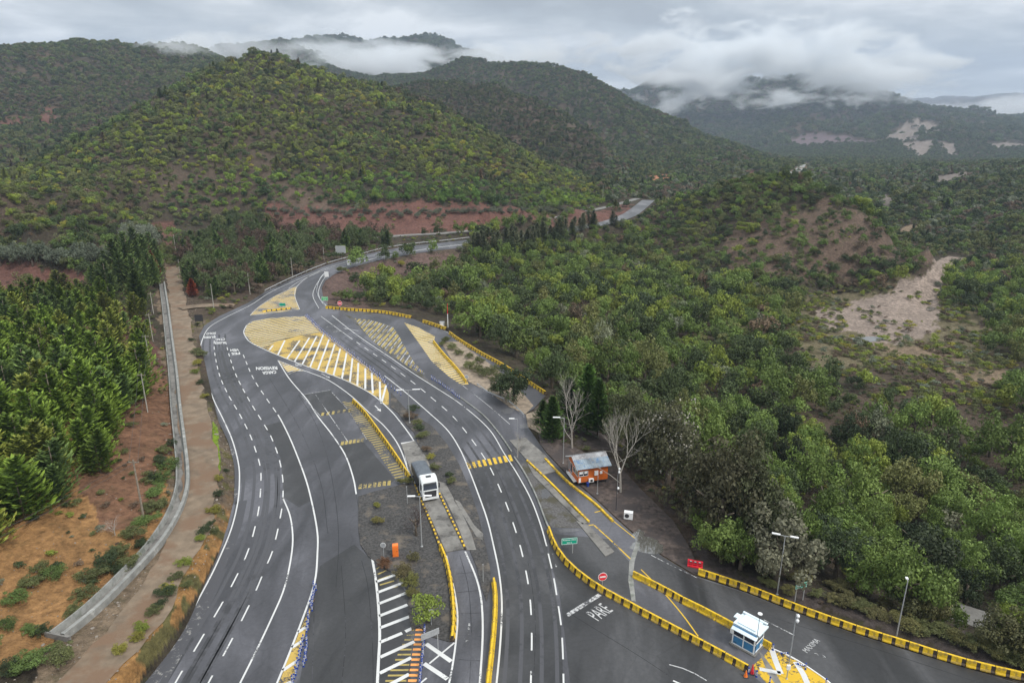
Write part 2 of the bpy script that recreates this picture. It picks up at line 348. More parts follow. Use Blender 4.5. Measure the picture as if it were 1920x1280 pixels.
# (polygon in the photograph, nearest and farthest distance of the ground meant, bare amount, soil)
RIVER = [(1525,590),(1600,565),(1680,548),(1725,515),(1745,482),(1830,480),(1790,505),(1765,545),(1770,595),(1735,622),(1620,648),(1600,632),(1540,612)]
SOILS = dict(forest=(0.050,0.040,0.028), brown=(0.115,0.080,0.060), red=(0.135,0.066,0.052), clay=(0.35,0.19,0.078), gravel=(0.13,0.12,0.115), river=(0.27,0.215,0.18), tan=(0.21,0.155,0.105), scar=(0.185,0.155,0.135), mauve=(0.13,0.095,0.10), slope=(0.12,0.078,0.066), dark=(0.075,0.06,0.055), orange=(0.40,0.18,0.10), grass=(0.12,0.11,0.04))
ZONES = [  # (polygon, rmin, rmax, soil, bare 0..1)
 ([(200,700),(330,800),(340,960),(100,1200),(-300,1500),(-300,700)], 0, 230, 'clay', .8),
 ([(260,560),(290,640),(330,690),(325,860),(215,880),(120,620)], 0, 330, 'red', .9),
 ([(200,690),(330,690),(330,760),(300,960),(200,1000),(150,900)], 0, 200, 'redclay', .85),
 ([(270,415),(330,420),(336,476),(300,478)], 200, 420, 'red', 1), ([(-200,495),(60,495),(150,505),(180,530),(110,560),(0,570),(-200,580)], 120, 330, 'red', 1),
 ([(500,385),(700,380),(900,383),(1000,390),(1140,372),(1180,384),(1060,412),(900,432),(760,445),(660,447),(500,432)], 330, 430, 'red', 1),
 ([(1040,415),(1140,400),(1190,385),(1200,378),(1180,400),(1120,425),(1040,432)], 330, 560, 'red', 1),
 ([(600,560),(612,520),(660,500),(780,478),(870,468),(860,500),(800,540),(700,545),(690,575),(620,568)], 180, 330, 'slope', 1),
 ([(1000,760),(1060,820),(1200,860),(1290,1000),(1310,1070),(1500,1130),(1920,1270),(2000,1250),(1600,1120),(1420,1080),(1330,1040),(1250,920),(1180,830),(1040,770)], 0, 170, 'dark', .9),
 (None, 0, 0, 'river', 1),
 ([(1490,560),(1560,545),(1700,520),(1800,545),(1860,620),(1880,700),(1650,690),(1560,700),(1480,640)], 180, 360, 'tanolive', .3),
 (RIVER, 180, 440, 'river', 1),
 ([(1640,640),(1790,650),(1790,680),(1680,675)], 150, 400, 'tan', 1),
 ([(1770,690),(1900,700),(1890,720),(1790,712)], 150, 400, 'tan', 1),
 ([(1520,370),(1600,392),(1700,445),(1760,480),(1700,500),(1620,470),(1570,430)], 300, 500, 'brown', .62), ([(250,1290),(345,1100),(372,1000),(385,900),(372,800),(352,700),(340,600),(300,520),(300,600),(315,700),(330,850),(325,960),(280,1040),(110,1190),(60,1300)], 0, 260, 'tan', .5),
 ([(1480,400),(1560,400),(1640,450),(1600,510),(1480,520),(1350,500),(1380,430)], 260, 440, 'brown', .38),
 ([(1690,425),(1715,430),(1710,445),(1680,440)], 300, 900, 'tan', 1),
 ([(1755,330),(1830,320),(1820,330),(1770,350),(1755,350)], 600, 1500, 'scar', 1),
 ([(1640,360),(1665,365),(1680,375),(1665,392),(1655,400),(1655,375)], 400, 1200, 'scar', 1),
 ([(1480,268),(1500,254),(1525,248),(1560,254),(1590,256),(1610,262),(1650,264),(1640,268),(1500,273)], 2000, 4200, 'mauve', 1), ([(1655,264),(1680,246),(1698,228),(1718,222),(1724,235),(1722,262),(1690,265)], 2000, 4200, 'scar', 1),
 ([(1720,232),(1745,228),(1766,243),(1735,255)], 2000, 4200, 'scar', 1),
 ([(1685,268),(1745,265),(1740,290),(1728,298),(1715,290)], 1800, 3400, 'scar', 1),
 ([(1752,268),(1790,268),(1798,297),(1785,295),(1765,280)], 1800, 3400, 'scar', 1),
 ([(1470,336),(1480,322),(1495,310),(1525,305),(1525,314),(1508,322),(1490,338)], 500, 2400, 'tan', 1), ([(1850,270),(1890,267),(1930,270),(1930,278),(1870,278)], 1800, 4000, 'scar', 1),
 ([(1436,294),(1460,291),(1480,302),(1450,303)], 500, 2000, 'orange', 1),
 ([(1222,330),(1255,328),(1262,335),(1225,345)], 500, 1500, 'orange', .8),
 ([(1395,320),(1420,322),(1418,338),(1398,335)], 500, 1500, 'red', .7),
 ([(75,205),(110,203),(100,240),(80,235)], 700, 1500, 'red', .7),
 ([(0,218),(50,220),(60,235),(0,236)], 700, 1500, 'red', .6),
 ([(540,345),(620,370),(620,385),(500,385)], 350, 560, 'brown', .5),
]
SOILS['tanolive'] = (0.15, 0.125, 0.075); SOILS['redclay'] = (0.20,0.105,0.062)
jx = (fbm(GX/(3+R1*.016), GY/(3+R1*.016), 5, 50, .65)-.5); jy = (fbm(GX/(3+R1*.016), GY/(3+R1*.016), 5, 60, .65)-.5)
JX = PX+jx*(70*(0.3+.7*(R1 < 600))); JY = PY+jy*(46*(0.22+.78*(R1 < 600)))
gcol = np.zeros((len(GX), 3)); bare = np.zeros(len(GX))
gcol[:] = SOILS['forest']
bp = fbm(GX/60, GY/60, 4, 71)
mixb = sstep(.46, .62, bp)[:, None]
gcol = gcol*(1-mixb*.55)+np.array(SOILS['brown'])*mixb*0.55
for poly, r0, r1, soil, b in ZONES:
    if poly is None: continue
    q = inpoly(JX, JY, poly) & (R1 >= r0) & (R1 <= r1)
    gcol[q] = SOILS[soil]; bare[q] = b
# verge between highway and track: clay below, scrubby above
vz = inpoly(PX, PY, [(250,1290),(325,1188),(380,1095),(405,1042),(428,988),(440,930),(440,860),(410,790),(385,745),(367,660),(372,632),(400,600),(340,600),(350,700),(368,780),(388,850),(388,930),(370,1000),(330,1090),(200,1230),(120,1320)]) & (R1 < 220)
vm = fbm(GX/2.2, GY/2.2, 4, 88)
low = np.array((0.32,0.17,0.062)); hi = np.array((0.13,0.10,0.072))
f = sstep(900, 1010, PY+(vm-.5)*160)[:, None]
gcol = np.where(vz[:, None], hi*(1-f)+low*f, gcol); bare[vz] = .7
gg = vz & (vm > .56); gcol[gg] = (0.12,0.105,0.04); gr = vz & (inpoly(PX, PY, [(398,790),(408,800),(414,880),(405,900),(398,860)])); gcol[gr] = (0.18, 0.27, 0.02)
gm = fbm(GX/4, GY/4, 4, 91)
gcol *= (0.72+0.56*gm)[:, None]
def grid_lookup(arr, x, y):
    a = np.clip(np.rint((np.arctan2(x, y)-AZ[0])/dA).astype(int), 0, NA-1); l = np.clip(np.rint((np.log(np.hypot(x, y))-LR[0])/dL).astype(int), 0, NR-1)
    return arr.reshape(NA, NR)[a, l]
me = bpy.data.meshes.new('terrain')
idx = np.arange(NA*NR).reshape(NA, NR)
q = np.stack([idx[:-1, :-1], idx[:-1, 1:], idx[1:, 1:], idx[1:, :-1]], -1).reshape(-1, 4)[:, ::-1]
q = q[:, ::-1]
me.vertices.add(NA*NR); me.vertices.foreach_set('co', np.stack([GX, GY, GZ], 1).ravel())
me.loops.add(q.size); me.loops.foreach_set('vertex_index', q.ravel().astype(np.int32))
me.polygons.add(len(q)); me.polygons.foreach_set('loop_start', np.arange(0, q.size, 4, dtype=np.int32))
me.polygons.foreach_set('use_smooth', np.ones(len(q), bool))
me.update(calc_edges=True)
ca = me.color_attributes.new('soil', 'FLOAT_COLOR', 'POINT')
ca.data.foreach_set('color', np.concatenate([gcol, (1-.85*np.clip(bare, 0, 1))[:, None]], 1).ravel().astype(np.float32))
tm = bpy.data.materials.new('soil'); tm.use_nodes = True; nt = tm.node_tree; b = nt.nodes['Principled BSDF']
at = N(nt, 'ShaderNodeAttribute', attribute_name='soil'); tc = N(nt, 'ShaderNodeTexCoord')
a1 = N(nt, 'ShaderNodeTexNoise', i_Scale=0.9, i_Detail=10.0, i_Roughness=0.7); nt.links.new(tc.outputs['Object'], a1.inputs['Vector'])
r1 = ramp(nt, [(0.3, g3(0.35)), (0.45, g3(0.8)), (0.55, g3(1.1)), (0.72, g3(1.6))]); nt.links.new(a1.outputs[0], r1.inputs[0])
mx = N(nt, 'ShaderNodeMix', data_type='RGBA', blend_type='MULTIPLY'); mx.inputs[0].default_value = 0.9
nt.links.new(at.outputs['Color'], mx.inputs[6]); nt.links.new(r1.outputs[0], mx.inputs[7])
# low weeds and leaf litter in patches
a2 = N(nt, 'ShaderNodeTexNoise', i_Scale=0.35, i_Detail=9.0, i_Roughness=0.72); nt.links.new(tc.outputs['Object'], a2.inputs['Vector'])
r2 = ramp(nt, [(0.53, g3(0)), (0.62, g3(0.75))]); nt.links.new(a2.outputs[0], r2.inputs[0])
wm2 = N(nt, 'ShaderNodeMath', operation='MULTIPLY'); nt.links.new(r2.outputs[0], wm2.inputs[0]); nt.links.new(at.outputs['Alpha'], wm2.inputs[1])
mw = N(nt, 'ShaderNodeMix', data_type='RGBA'); nt.links.new(wm2.outputs[0], mw.inputs[0]); nt.links.new(mx.outputs[2], mw.inputs[6]); mw.inputs[7].default_value = (0.065, 0.065, 0.028, 1)
nt.links.new(mw.outputs[2], b.inputs['Base Color']); b.inputs['Roughness'].default_value = 0.95; b.inputs['Specular IOR Level'].default_value = 0.2
a3 = N(nt, 'ShaderNodeTexNoise', i_Scale=1.6, i_Detail=8.0, i_Roughness=0.7); nt.links.new(tc.outputs['Object'], a3.inputs['Vector'])
bu = N(nt, 'ShaderNodeBump', i_Strength=1.0, i_Distance=0.7); nt.links.new(a3.outputs[0], bu.inputs['Height']); nt.links.new(bu.outputs[0], b.inputs['Normal'])
me.materials.append(tm)
terrain = bpy.data.objects.new('ground', me); COL.objects.link(terrain); tag(terrain, 'bare brown and green valley ground with hills behind', kind='structure')
# ================================================================== ROADS
def asphalt(name, base, patch=0.5):
    m = bpy.data.materials.new(name); m.use_nodes = True; nt = m.node_tree; b = nt.nodes['Principled BSDF']
    tc = N(nt, 'ShaderNodeTexCoord'); mp = N(nt, 'ShaderNodeMapping'); mp.inputs['Scale'].default_value = (1, 0.35, 1)
    nt.links.new(tc.outputs['Object'], mp.inputs[0])
    a = N(nt, 'ShaderNodeTexNoise', i_Scale=0.11, i_Detail=7.0, i_Roughness=0.6, i_Distortion=0.6); nt.links.new(mp.outputs[0], a.inputs['Vector'])
    ra = ramp(nt, [(0.40, tuple(c*0.62 for c in base)), (0.47, tuple(c*.92 for c in base)), (0.53, tuple(c*1.12 for c in base)), (0.60, tuple(c*1.65 for c in base))]); nt.links.new(a.outputs[0], ra.inputs[0])
    v = N(nt, 'ShaderNodeTexVoronoi', i_Scale=0.055, feature='F1'); v.distance = 'CHEBYCHEV'; nt.links.new(mp.outputs[0], v.inputs['Vector'])
    rv = ramp(nt, [(0.0, g3(0.78)), (0.5, g3(1.0)), (1, g3(1.18))]); nt.links.new(v.outputs['Color'], rv.inputs[0])
    m1 = N(nt, 'ShaderNodeMix', data_type='RGBA', blend_type='MULTIPLY'); m1.inputs[0].default_value = patch; nt.links.new(ra.outputs[0], m1.inputs[6]); nt.links.new(rv.outputs[0], m1.inputs[7])
    f = N(nt, 'ShaderNodeTexNoise', i_Scale=2.2, i_Detail=8.0, i_Roughness=0.75); nt.links.new(tc.outputs['Object'], f.inputs['Vector'])
    rf = ramp(nt, [(0.3, g3(0.78)), (0.7, g3(1.2))]); nt.links.new(f.outputs[0], rf.inputs[0])
    m2 = N(nt, 'ShaderNodeMix', data_type='RGBA', blend_type='MULTIPLY'); m2.inputs[0].default_value = 0.8; nt.links.new(m1.outputs[2], m2.inputs[6]); nt.links.new(rf.outputs[0], m2.inputs[7])
    # sealed cracks: thin dark lines of a warped cell pattern
    wv = N(nt, 'ShaderNodeTexNoise', i_Scale=0.3, i_Detail=3.0); nt.links.new(tc.outputs['Object'], wv.inputs['Vector'])
    av = N(nt, 'ShaderNodeMix', data_type='RGBA', blend_type='ADD'); av.inputs[0].default_value = 1.0; nt.links.new(tc.outputs['Object'], av.inputs[6]); nt.links.new(wv.outputs[1], av.inputs[7])
    ck = N(nt, 'ShaderNodeTexVoronoi', i_Scale=0.14, feature='DISTANCE_TO_EDGE'); nt.links.new(av.outputs[2], ck.inputs['Vector'])
    rk = ramp(nt, [(0.006, g3(0.55)), (0.014, g3(1))]); nt.links.new(ck.outputs['Distance'], rk.inputs[0])
    m3 = N(nt, 'ShaderNodeMix', data_type='RGBA', blend_type='MULTIPLY'); m3.inputs[0].default_value = 0.22; nt.links.new(m2.outputs[2], m3.inputs[6]); nt.links.new(rk.outputs[0], m3.inputs[7])
    nt.links.new(m3.outputs[2], b.inputs['Base Color'])
    rr = ramp(nt, [(0.35, g3(0.42)), (0.65, g3(0.75))]); nt.links.new(a.outputs[0], rr.inputs[0]); nt.links.new(rr.outputs[0], b.inputs['Roughness'])
    b.inputs['Specular IOR Level'].default_value = 0.35
    M[name] = m; return m
asphalt('asphalt', (0.073, 0.073, 0.082)); asphalt('asphalt_dark', (0.044, 0.044, 0.046), 0.3); asphalt('asphalt_old', (0.10, 0.10, 0.105), 0.4)
def paint(name, col, wear=0.5, under=(0.06, 0.06, 0.065), scale=2.5):
    m = bpy.data.materials.new(name); m.use_nodes = True; nt = m.node_tree; b = nt.nodes['Principled BSDF']
    tc = N(nt, 'ShaderNodeTexCoord'); a = N(nt, 'ShaderNodeTexNoise', i_Scale=scale, i_Detail=10.0, i_Roughness=0.75); nt.links.new(tc.outputs['Object'], a.inputs['Vector'])
    c = N(nt, 'ShaderNodeTexNoise', i_Scale=scale*0.06, i_Detail=4.0); nt.links.new(tc.outputs['Object'], c.inputs['Vector'])
    ad = N(nt, 'ShaderNodeMath', operation='ADD'); nt.links.new(a.outputs[0], ad.inputs[0]); nt.links.new(c.outputs[0], ad.inputs[1])
    e = 1.32-wear*0.5; r = ramp(nt, [(max(0, (e-0.09)/2), g3(0)), (e/2, g3(1))])
    hv = N(nt, 'ShaderNodeMath', operation='MULTIPLY'); hv.inputs[1].default_value = 0.5; nt.links.new(ad.outputs[0], hv.inputs[0]); nt.links.new(hv.outputs[0], r.inputs[0])
    vr = ramp(nt, [(0.3, tuple(k*0.82 for k in col)), (0.7, col)]); nt.links.new(c.outputs[0], vr.inputs[0])
    mx = N(nt, 'ShaderNodeMix', data_type='RGBA'); nt.links.new(r.outputs[0], mx.inputs[0]); nt.links.new(vr.outputs[0], mx.inputs[6]); mx.inputs[7].default_value = (*under, 1)
    nt.links.new(mx.outputs[2], b.inputs['Base Color']); b.inputs['Roughness'].default_value = 0.6; b.inputs['Specular IOR Level'].default_value = 0.3
    M[name] = m; return m
paint('white_paint', (0.62, 0.62, 0.61), 0.2, scale=4); paint('white_worn', (0.52, 0.52, 0.52), 0.52); paint('yellow_paint', (0.54, 0.37, 0.09), 0.48, scale=3.5)
paint('yellow_pale', (0.60, 0.45, 0.17), 0.25, scale=3); paint('yellow_worn', (0.40, 0.31, 0.10), 0.45, scale=3); paint('yellow_bright', (0.66, 0.42, 0.03), 0.42, scale=3); paint('orange_paint', (0.80, 0.34, 0.10), 0.1); paint('grey_worn', (0.22,0.21,0.19), 0.8, scale=1.2)
mat('concrete', (0.20, 0.19, 0.175), 0.85, var=0.25, scale=0.8, bump=0.3, dirt=((0.08, 0.075, 0.07), 0.35), dscale=0.4)
mat('concrete_light', (0.245, 0.245, 0.23), 0.85, var=0.22, scale=0.9, dirt=((0.14, 0.15, 0.13), 0.35), dscale=0.5)
mat('gravel', (0.105, 0.10, 0.098), 0.95, var=0.35, scale=3.0, bump=0.8, bscale=6, dirt=((0.06, 0.055, 0.035), 0.5), dscale=0.25)
mat('gravel_dark', (0.060, 0.057, 0.055), 0.95, var=0.45, scale=3.5, bump=0.8, bscale=6, dirt=((0.12, 0.10, 0.08), 0.3), dscale=0.3)
mat('dirt_road', (0.19, 0.142, 0.098), 0.95, var=0.25, scale=0.5, bump=0.6, bscale=4, dirt=((0.16, 0.10, 0.062), 0.4), dscale=0.15)
mat('yard', (0.085, 0.064, 0.055), 0.95, var=0.45, scale=1.3, bump=0.8, bscale=6, dirt=((0.05, 0.04, 0.038), 0.5), dscale=0.25)
mat('pale_dirt', (0.27, 0.215, 0.16), 0.95, var=0.3, scale=0.8, bump=0.6, bscale=4)
def sheet(name, polys, m, z, depth=0.0, kind='structure', label=None):
    mb = MB()
    for pl in polys:
        w = px2w(pl, z) if not isinstance(pl, np.ndarray) else pl
        k = len(w); mb.poly(w)
        if depth: mb.add(list(w)+[p-np.array([0, 0, depth]) for p in w], [(i, k+i, k+(i+1) % k, (i+1) % k) for i in range(k)])
    bm = bmesh.new(); o = mb.build(name, m); bm.from_mesh(o.data); bmesh.ops.triangulate(bm, faces=bm.faces[:], ngon_method='EAR_CLIP')
    bmesh.ops.recalc_face_normals(bm, faces=bm.faces[:])
    up = sum(f.normal.z*f.calc_area() for f in bm.faces)
    if up < 0: bmesh.ops.reverse_faces(bm, faces=bm.faces[:])
    bm.to_mesh(o.data); bm.free(); tag(o, label, kind=kind); return o
ASPH = PLAT[:27]+FAR_RIGHT+[(611,578),(654,583),(719,588),(773,597),(795,606),(838,621),(862,640),(901,664),(948,690),(1023,741),(1002,764),(985,775),(990,800),(1012,832),(1025,850),(1066,894),(1118,937),(1154,971),(1199,1011),(1244,1044),(1300,1078),(1345,1092),(1398,1110),(1499,1150),(1606,1188),(1686,1214),(1805,1250),(1925,1284),(2050,1330),(2150,1500)]
sheet('road', [ASPH], M['asphalt'], 0.0, 0.13, label='grey asphalt of the highway and its side lanes')
def road_strip(name, pts, w, m, z=0.0, step=3.0, label=None):
    mb = MB(); s = smooth(pts, step); mb.strip(s, w, None)
    o = mb.build(name, m); tag(o, label, kind='structure'); return o
road_strip('far_road', [P(x, y, 0.02) for x, y in [(860,456)]+ROADC], 9.5, M['asphalt_old'], label='two lane road running on to the valley')
road_strip('upper_road', [P(x, y, 0.32) for x, y in UPPER], 5.5, M['concrete'], label='narrow service road above the highway')
mb = MB(); mb.strip(DIRTW+np.array([0, 0, .03]), 5.0+1.3*(fbm(np.arange(len(DIRTW))*.7, np.zeros(len(DIRTW)), 3, 7)-.5)*2); mb.strip(smooth([P(338,578,.45), P(365,574,.4), P(400,572,.3), P(440,572,.12)], 1.5)+np.array([0,0,.03]), 4.2)
tag(mb.build('dirt_track', M['dirt_road']), 'pale brown dirt track beside the canal', kind='structure')
lr = smooth([T(*p)+np.array([0, 0, .25]) for p in [(1690,1128),(1745,1142),(1800,1160),(1860,1180),(1930,1205)]], 2); mb = MB(); mb.strip(lr, 6.0); tag(mb.build('lower_road', M['concrete']), kind='structure')
far2 = smooth([T(*p)+np.array([0, 0, 2.0]) for p in [(1470,333),(1484,328),(1498,320),(1506,312),(1520,310)]], 8); mb = MB(); mb.strip(far2, 9); tag(mb.build('distant_road', M['concrete_light']), kind='structure')
far3 = smooth([T(*p)+np.array([0, 0, 4.0]) for p in [(1435,277),(1500,274),(1560,270),(1620,266),(1680,264)]], 20); mb = MB(); mb.strip(far3, 12); tag(mb.build('distant_valley_road', M['concrete_light']), kind='structure')
# darker and paler asphalt panels
DARKP = [[(1029,1000),(1045,1028),(1063,1052),(1093,1083),(1128,1108),(1197,1145),(1266,1182),(1332,1217),(1399,1254),(1440,1290),(1070,1290),(1060,1200),(1050,1120),(1030,1040)],
 [(1040,1000),(1140,1010),(1183,1055),(1186,1125),(1128,1096),(1093,1072),(1061,1043)],
 [(1200,1016),(1300,1080),(1400,1112),(1606,1190),(1925,1286),(1925,1400),(1560,1400),(1445,1215),(1372,1165),(1220,1088),(1186,1070)],
 [(877,873),(958,857),(1000,940),(1025,1020),(1028,1040),(1052,1171),(1057,1290),(932,1290),(941,1190),(937,1080),(915,975)],
 [(700,1050),(730,1070),(770,1120),(770,1290),(708,1290)]]
sheet('asphalt_panel', DARKP, M['asphalt_dark'], 0.004, label='darker asphalt laid over the carriageway')
DARK2 = [[(487,800),(527,790),(548,831),(571,891),(584,938),(560,950),(533,933),(527,860),(507,813)], [(570,740),(620,731),(651,767),(662,771),(601,780)], [(639,834),(681,827),(741,899),(730,907),(673,914),(662,893),(650,860)], [(403,660),(427,655),(442,704),(466,746),(446,760),(427,738),(411,701)],
 [(600,1060),(664,1020),(698,1050),(706,1100),(712,1200),(706,1290),(560,1290),(590,1100)]]
sheet('asphalt_overlay', DARK2, M['asphalt_dark'], 0.005)
# gravel and dirt islands, concrete slabs
ISL = [[(672,930),(700,921),(765,905),(776,912),(790,945),(808,990),(822,1027),(835,1062),(843,1113),(846,1166),(843,1202),(800,1190),(787,1172),(772,1180),(766,1150),(764,1115),(757,1090),(738,1074),(712,1058),(690,1042),(676,1020),(672,990)],
 [(733,735),(760,765),(790,785),(812,800),(838,832),(862,872),(880,915),(897,965),(908,1010),(918,1060),(922,1085),(912,1125),(903,1100),(893,1060),(880,1028),(862,985),(842,940),(822,905),(803,876),(783,830),(776,810),(757,790),(748,775),(732,762)]]
sheet('gravel_island', ISL, M['gravel_dark'], 0.10, 0.10, label='dark gravel island between the lanes')
sheet('dirt_island', [[(826,640),(862,640),(880,655),(930,690),(985,742),(1000,760),(985,776),(955,762),(918,735),(880,716),(850,680)], [(986,776),(1010,768),(1024,800),(1013,812),(990,800)]], M['pale_dirt'], 0.08, 0.08, label='pale dirt strip with bushes by the exit lane')
sheet('dirt_yard', [[(1002,766),(1030,745),(1035,815),(1100,850),(1150,860),(1200,915),(1262,975),(1290,1020),(1308,1060),(1400,1092),(1398,1108),(1345,1090),(1300,1075),(1244,1041),(1199,1008),(1154,968),(1118,934),(1066,891),(1025,847),(1013,832)]], M['yard'], -0.02, label='dark gravel yard round the orange cabin')
sheet('gravel_verge', [[(640,585),(660,600),(700,640),(735,668),(770,695),(800,716),(815,723),(790,700),(740,665),(706,641),(680,618),(668,598)], [(975,870),(988,866),(1104,980),(1100,990),(1035,988),(1012,950),(1003,918)], [(640,576),(654,586),(700,590),(690,584)]], M['gravel'], 0.006)
CONC = [[(752,832),(778,826),(800,858),(826,920),(850,975),(873,1028),(836,1034),(812,980),(790,935),(775,895)], [(955,825),(985,820),(1022,852),(1045,882),(1015,890),(988,862)], [(815,900),(835,905),(868,965),(884,1000),(893,1030),(875,1030),(860,990),(840,945)], [(850,935),(862,940),(890,985),(906,1000),(905,1012),(893,1005)],
 [(1080,975),(1104,984),(1152,1033),(1135,1042)], [(988,866),(1030,905),(1080,958),(1104,978),(1092,982),(1040,930),(1000,890)]]
sheet('concrete_slab', CONC, M['concrete'], 0.112, 0.112, label='worn concrete slabs of the weighing lane')
sheet('concrete_gutter', [[(1193,1015),(1200,1018),(1190,1050),(1187,1080),(1192,1127),(1184,1125),(1178,1088),(1180,1052)]], M['concrete_light'], 0.03, 0.03)
# puddles
wm = bpy.data.materials.new('water'); wm.use_nodes = True; bb = wm.node_tree.nodes['Principled BSDF']; bb.inputs['Base Color'].default_value = (0.10,0.095,0.085,1); bb.inputs['Roughness'].default_value = 0.06; bb.inputs['Specular IOR Level'].default_value = 1.0; bb.inputs['IOR'].default_value = 2.2; M['water'] = wm
def blob(cx, cy, rx, ry, z, n=22, seed=0):
    r = random.Random(seed); a0 = r.random()*6; c = P(cx, cy, z); u = P(cx+rx, cy, z)-c; v = P(cx, cy-ry, z)-c
    return np.array([c+u*math.cos(t)*(1+.22*math.sin(3*t+a0)+.12*math.sin(7*t+a0*2))+v*math.sin(t)*(1+.2*math.sin(2*t+a0)+.1*math.sin(5*t)) for t in np.linspace(0, 2*math.pi, n, endpoint=False)])
sheet('puddle', [blob(1063,994,19,4,.02,seed=1), blob(952,770,12,5,.02,seed=2), blob(983,799,10,5,.02,seed=3), blob(1022,925,8,11,.02,seed=4)], M['asphalt_old'], 0.02)
sheet('wet_patch', [blob(1215,1022,30,14,.012,seed=5), blob(1198,1004,12,10,.014,seed=6)], M['water'], 0.012)
# ------------------------------------------------------------------ painted markings
ZW = 0.018
wl = MB(); wn = MB()
def line(pl, w=0.16, z=ZW, mb=None, off=0.0): (mb or wl).strip(smooth(px2w(pl, z), 1.2), w, z, off=off)
def cut(s, a, b):
    L = np.r_[0, np.cumsum(np.linalg.norm(np.diff(s, axis=0), axis=1))]; b = min(b, L[-1]); q = np.linspace(a, b, max(2, int((b-a)/0.8)+2))
    return np.stack([np.interp(q, L, s[:, k]) for k in range(3)], 1), L[-1]
def dashed(pl, dash, gap, w=0.16, z=ZW, start=0.0, mb=None):
    s = smooth(px2w(pl, z), 0.8); tot = np.linalg.norm(np.diff(s, axis=0), axis=1).sum(); a = start
    while a < tot-dash*0.5:
        seg, _ = cut(s, a, a+dash); (mb or wl).strip(seg, w, z); a += dash+gap
line(LEFT_EDGE, 0.19)
line([(541,541),(560,528),(590,514),(620,503),(680,489),(740,477),(800,468),(880,458)], 0.16)
line([(562,580),(553,555),(557,537),(575,521),(600,508)], 0.16)
line([(612,510),(600,523),(590,540),(587,556),(598,578)], 0.14); line([(616,512),(604,528),(597,548),(603,566),(612,575)], 0.14)
L1 = [(402,628),(402,657),(411,701),(427,738),(448,774),(467,811),(478,840),(488,875),(489,909),(485,954),(475,1000),(465,1032),(454,1058),(426,1113),(386,1182),(338,1263),(320,1295)]
L2 = [(423,640),(430,667),(443,704),(466,748),(495,795),(508,818),(522,855),(530,896),(530,938),(523,982),(511,1032),(498,1063),(476,1115),(442,1184),(399,1264),(385,1290)]
L3 = [(456,665),(474,707),(497,743),(521,777)]
for L in (L1, L2, L3): dashed(L, 2.7, 2.7, 0.18)
line([(521,777),(530,793),(548,831),(571,891),(584,938),(595,997),(595,1040),(592,1080),(583,1115),(564,1168),(540,1230),(515,1290)], 0.22)
line([(530,932),(544,967),(549,1010),(544,1055),(532,1105),(513,1150),(482,1216),(445,1290)], 0.2)
line([(521,675),(542,709),(575,748),(595,779),(623,815),(647,852),(662,894),(668,926)], 0.22)
line([(575,696),(615,712),(656,740),(693,774),(722,800),(748,836),(769,891)], 0.2); line([(542,701),(557,695),(575,696)], 0.2); line([(521,675),(545,685),(575,696)], 0.16)
line([(462,610),(457,622),(463,635),(474,644),(510,661),(568,684),(641,710),(693,736),(729,766),(750,790),(774,823),(793,860)], 0.22); line([(462,610),(475,602),(505,597),(540,594),(573,593)], 0.14)
line([(469,591),(484,576),(516,555),(557,536)], 0.14); line([(469,591),(515,586),(562,580)], 0.14)
line([(721,704),(740,719),(766,740),(805,774),(839,806),(862,841),(880,882),(898,929),(914,975),(926,1025),(936,1075),(941,1130),(938,1206),(930,1290)], 0.2)
line([(602,593),(654,631)], 0.14)
dashed([(654,631),(680,649),(722,678),(771,714),(810,746),(847,778),(875,811),(904,851),(922,882),(943,929),(958,968),(974,1018),(984,1060),(992,1105),(996,1153),(997,1206),(995,1290)], 2.7, 2.9, 0.18)
line([(622,591),(667,626),(732,670),(777,701),(810,722),(862,756),(915,802),(945,849),(970,888),(995,934),(1013,981),(1025,1023)], 0.18)
dashed([(1028,1037),(1038,1081),(1045,1123),(1052,1171),(1055,1215),(1057,1290)], 3.2, 2.0, 0.18)
dashed([(1036,1037),(1043,1062)], 1.3, .9, 0.2, mb=wn)
line([(867,722),(912,757),(956,795)], 0.12, mb=wn); line([(795,608),(838,622),(850,632)], 0.16, mb=wn)
line([(837,1041),(852,1108),(858,1153),(855,1200),(848,1250),(840,1290)], 0.2); line([(872,1033),(884,1060),(895,1089),(903,1128),(905,1192),(899,1290)], 0.22)
line([(756,840),(768,890)], 0.12, mb=wn); line([(777,826),(793,861)], 0.14); line([(752,831),(777,827)], 0.5)
# parking bays and small lines
for pl in ([(592,740),(652,827)], [(622,735),(651,766)], [(657,775),(687,823)], [(570,739),(620,731)], [(566,742),(601,780)]): line(pl, 0.12, mb=wn)
line([(1063,1153),(1125,1114)], 0.55, mb=wn); line([(1221,1040),(1260,1060),(1308,1083)], 0.12, mb=wn); line([(1432,1161),(1489,1190)], 0.14, mb=wn)
line([(1255,1245),(1290,1255),(1325,1275)], 0.12, mb=wn); line([(1262,1275),(1300,1292)], 0.2)
line([(698,1046),(705,1089),(710,1142),(712,1192),(710,1232),(707,1290)], 0.3)
for a, b in [((705,1090),(741,1077)),((708,1110),(760,1090)),((710,1131),(766,1109)),((711,1154),(764,1133)),((713,1176),(773,1153)),((713,1203),(754,1186)),((760,1183),(779,1174)),((713,1231),(777,1202)),((712,1261),(771,1232)),((728,1284),(767,1263))]: line([a, b], 0.45)
line([(799,1206),(846,1239)], 0.5); line([(795,1243),(839,1272)], 0.5); line([(852,1204),(805,1243)], 0.2, .0215); line([(800,1270),(770,1295)],.2)
line([(1445,1214),(1465,1222),(1490,1235),(1517,1250),(1546,1272),(1570,1292)], 0.16)
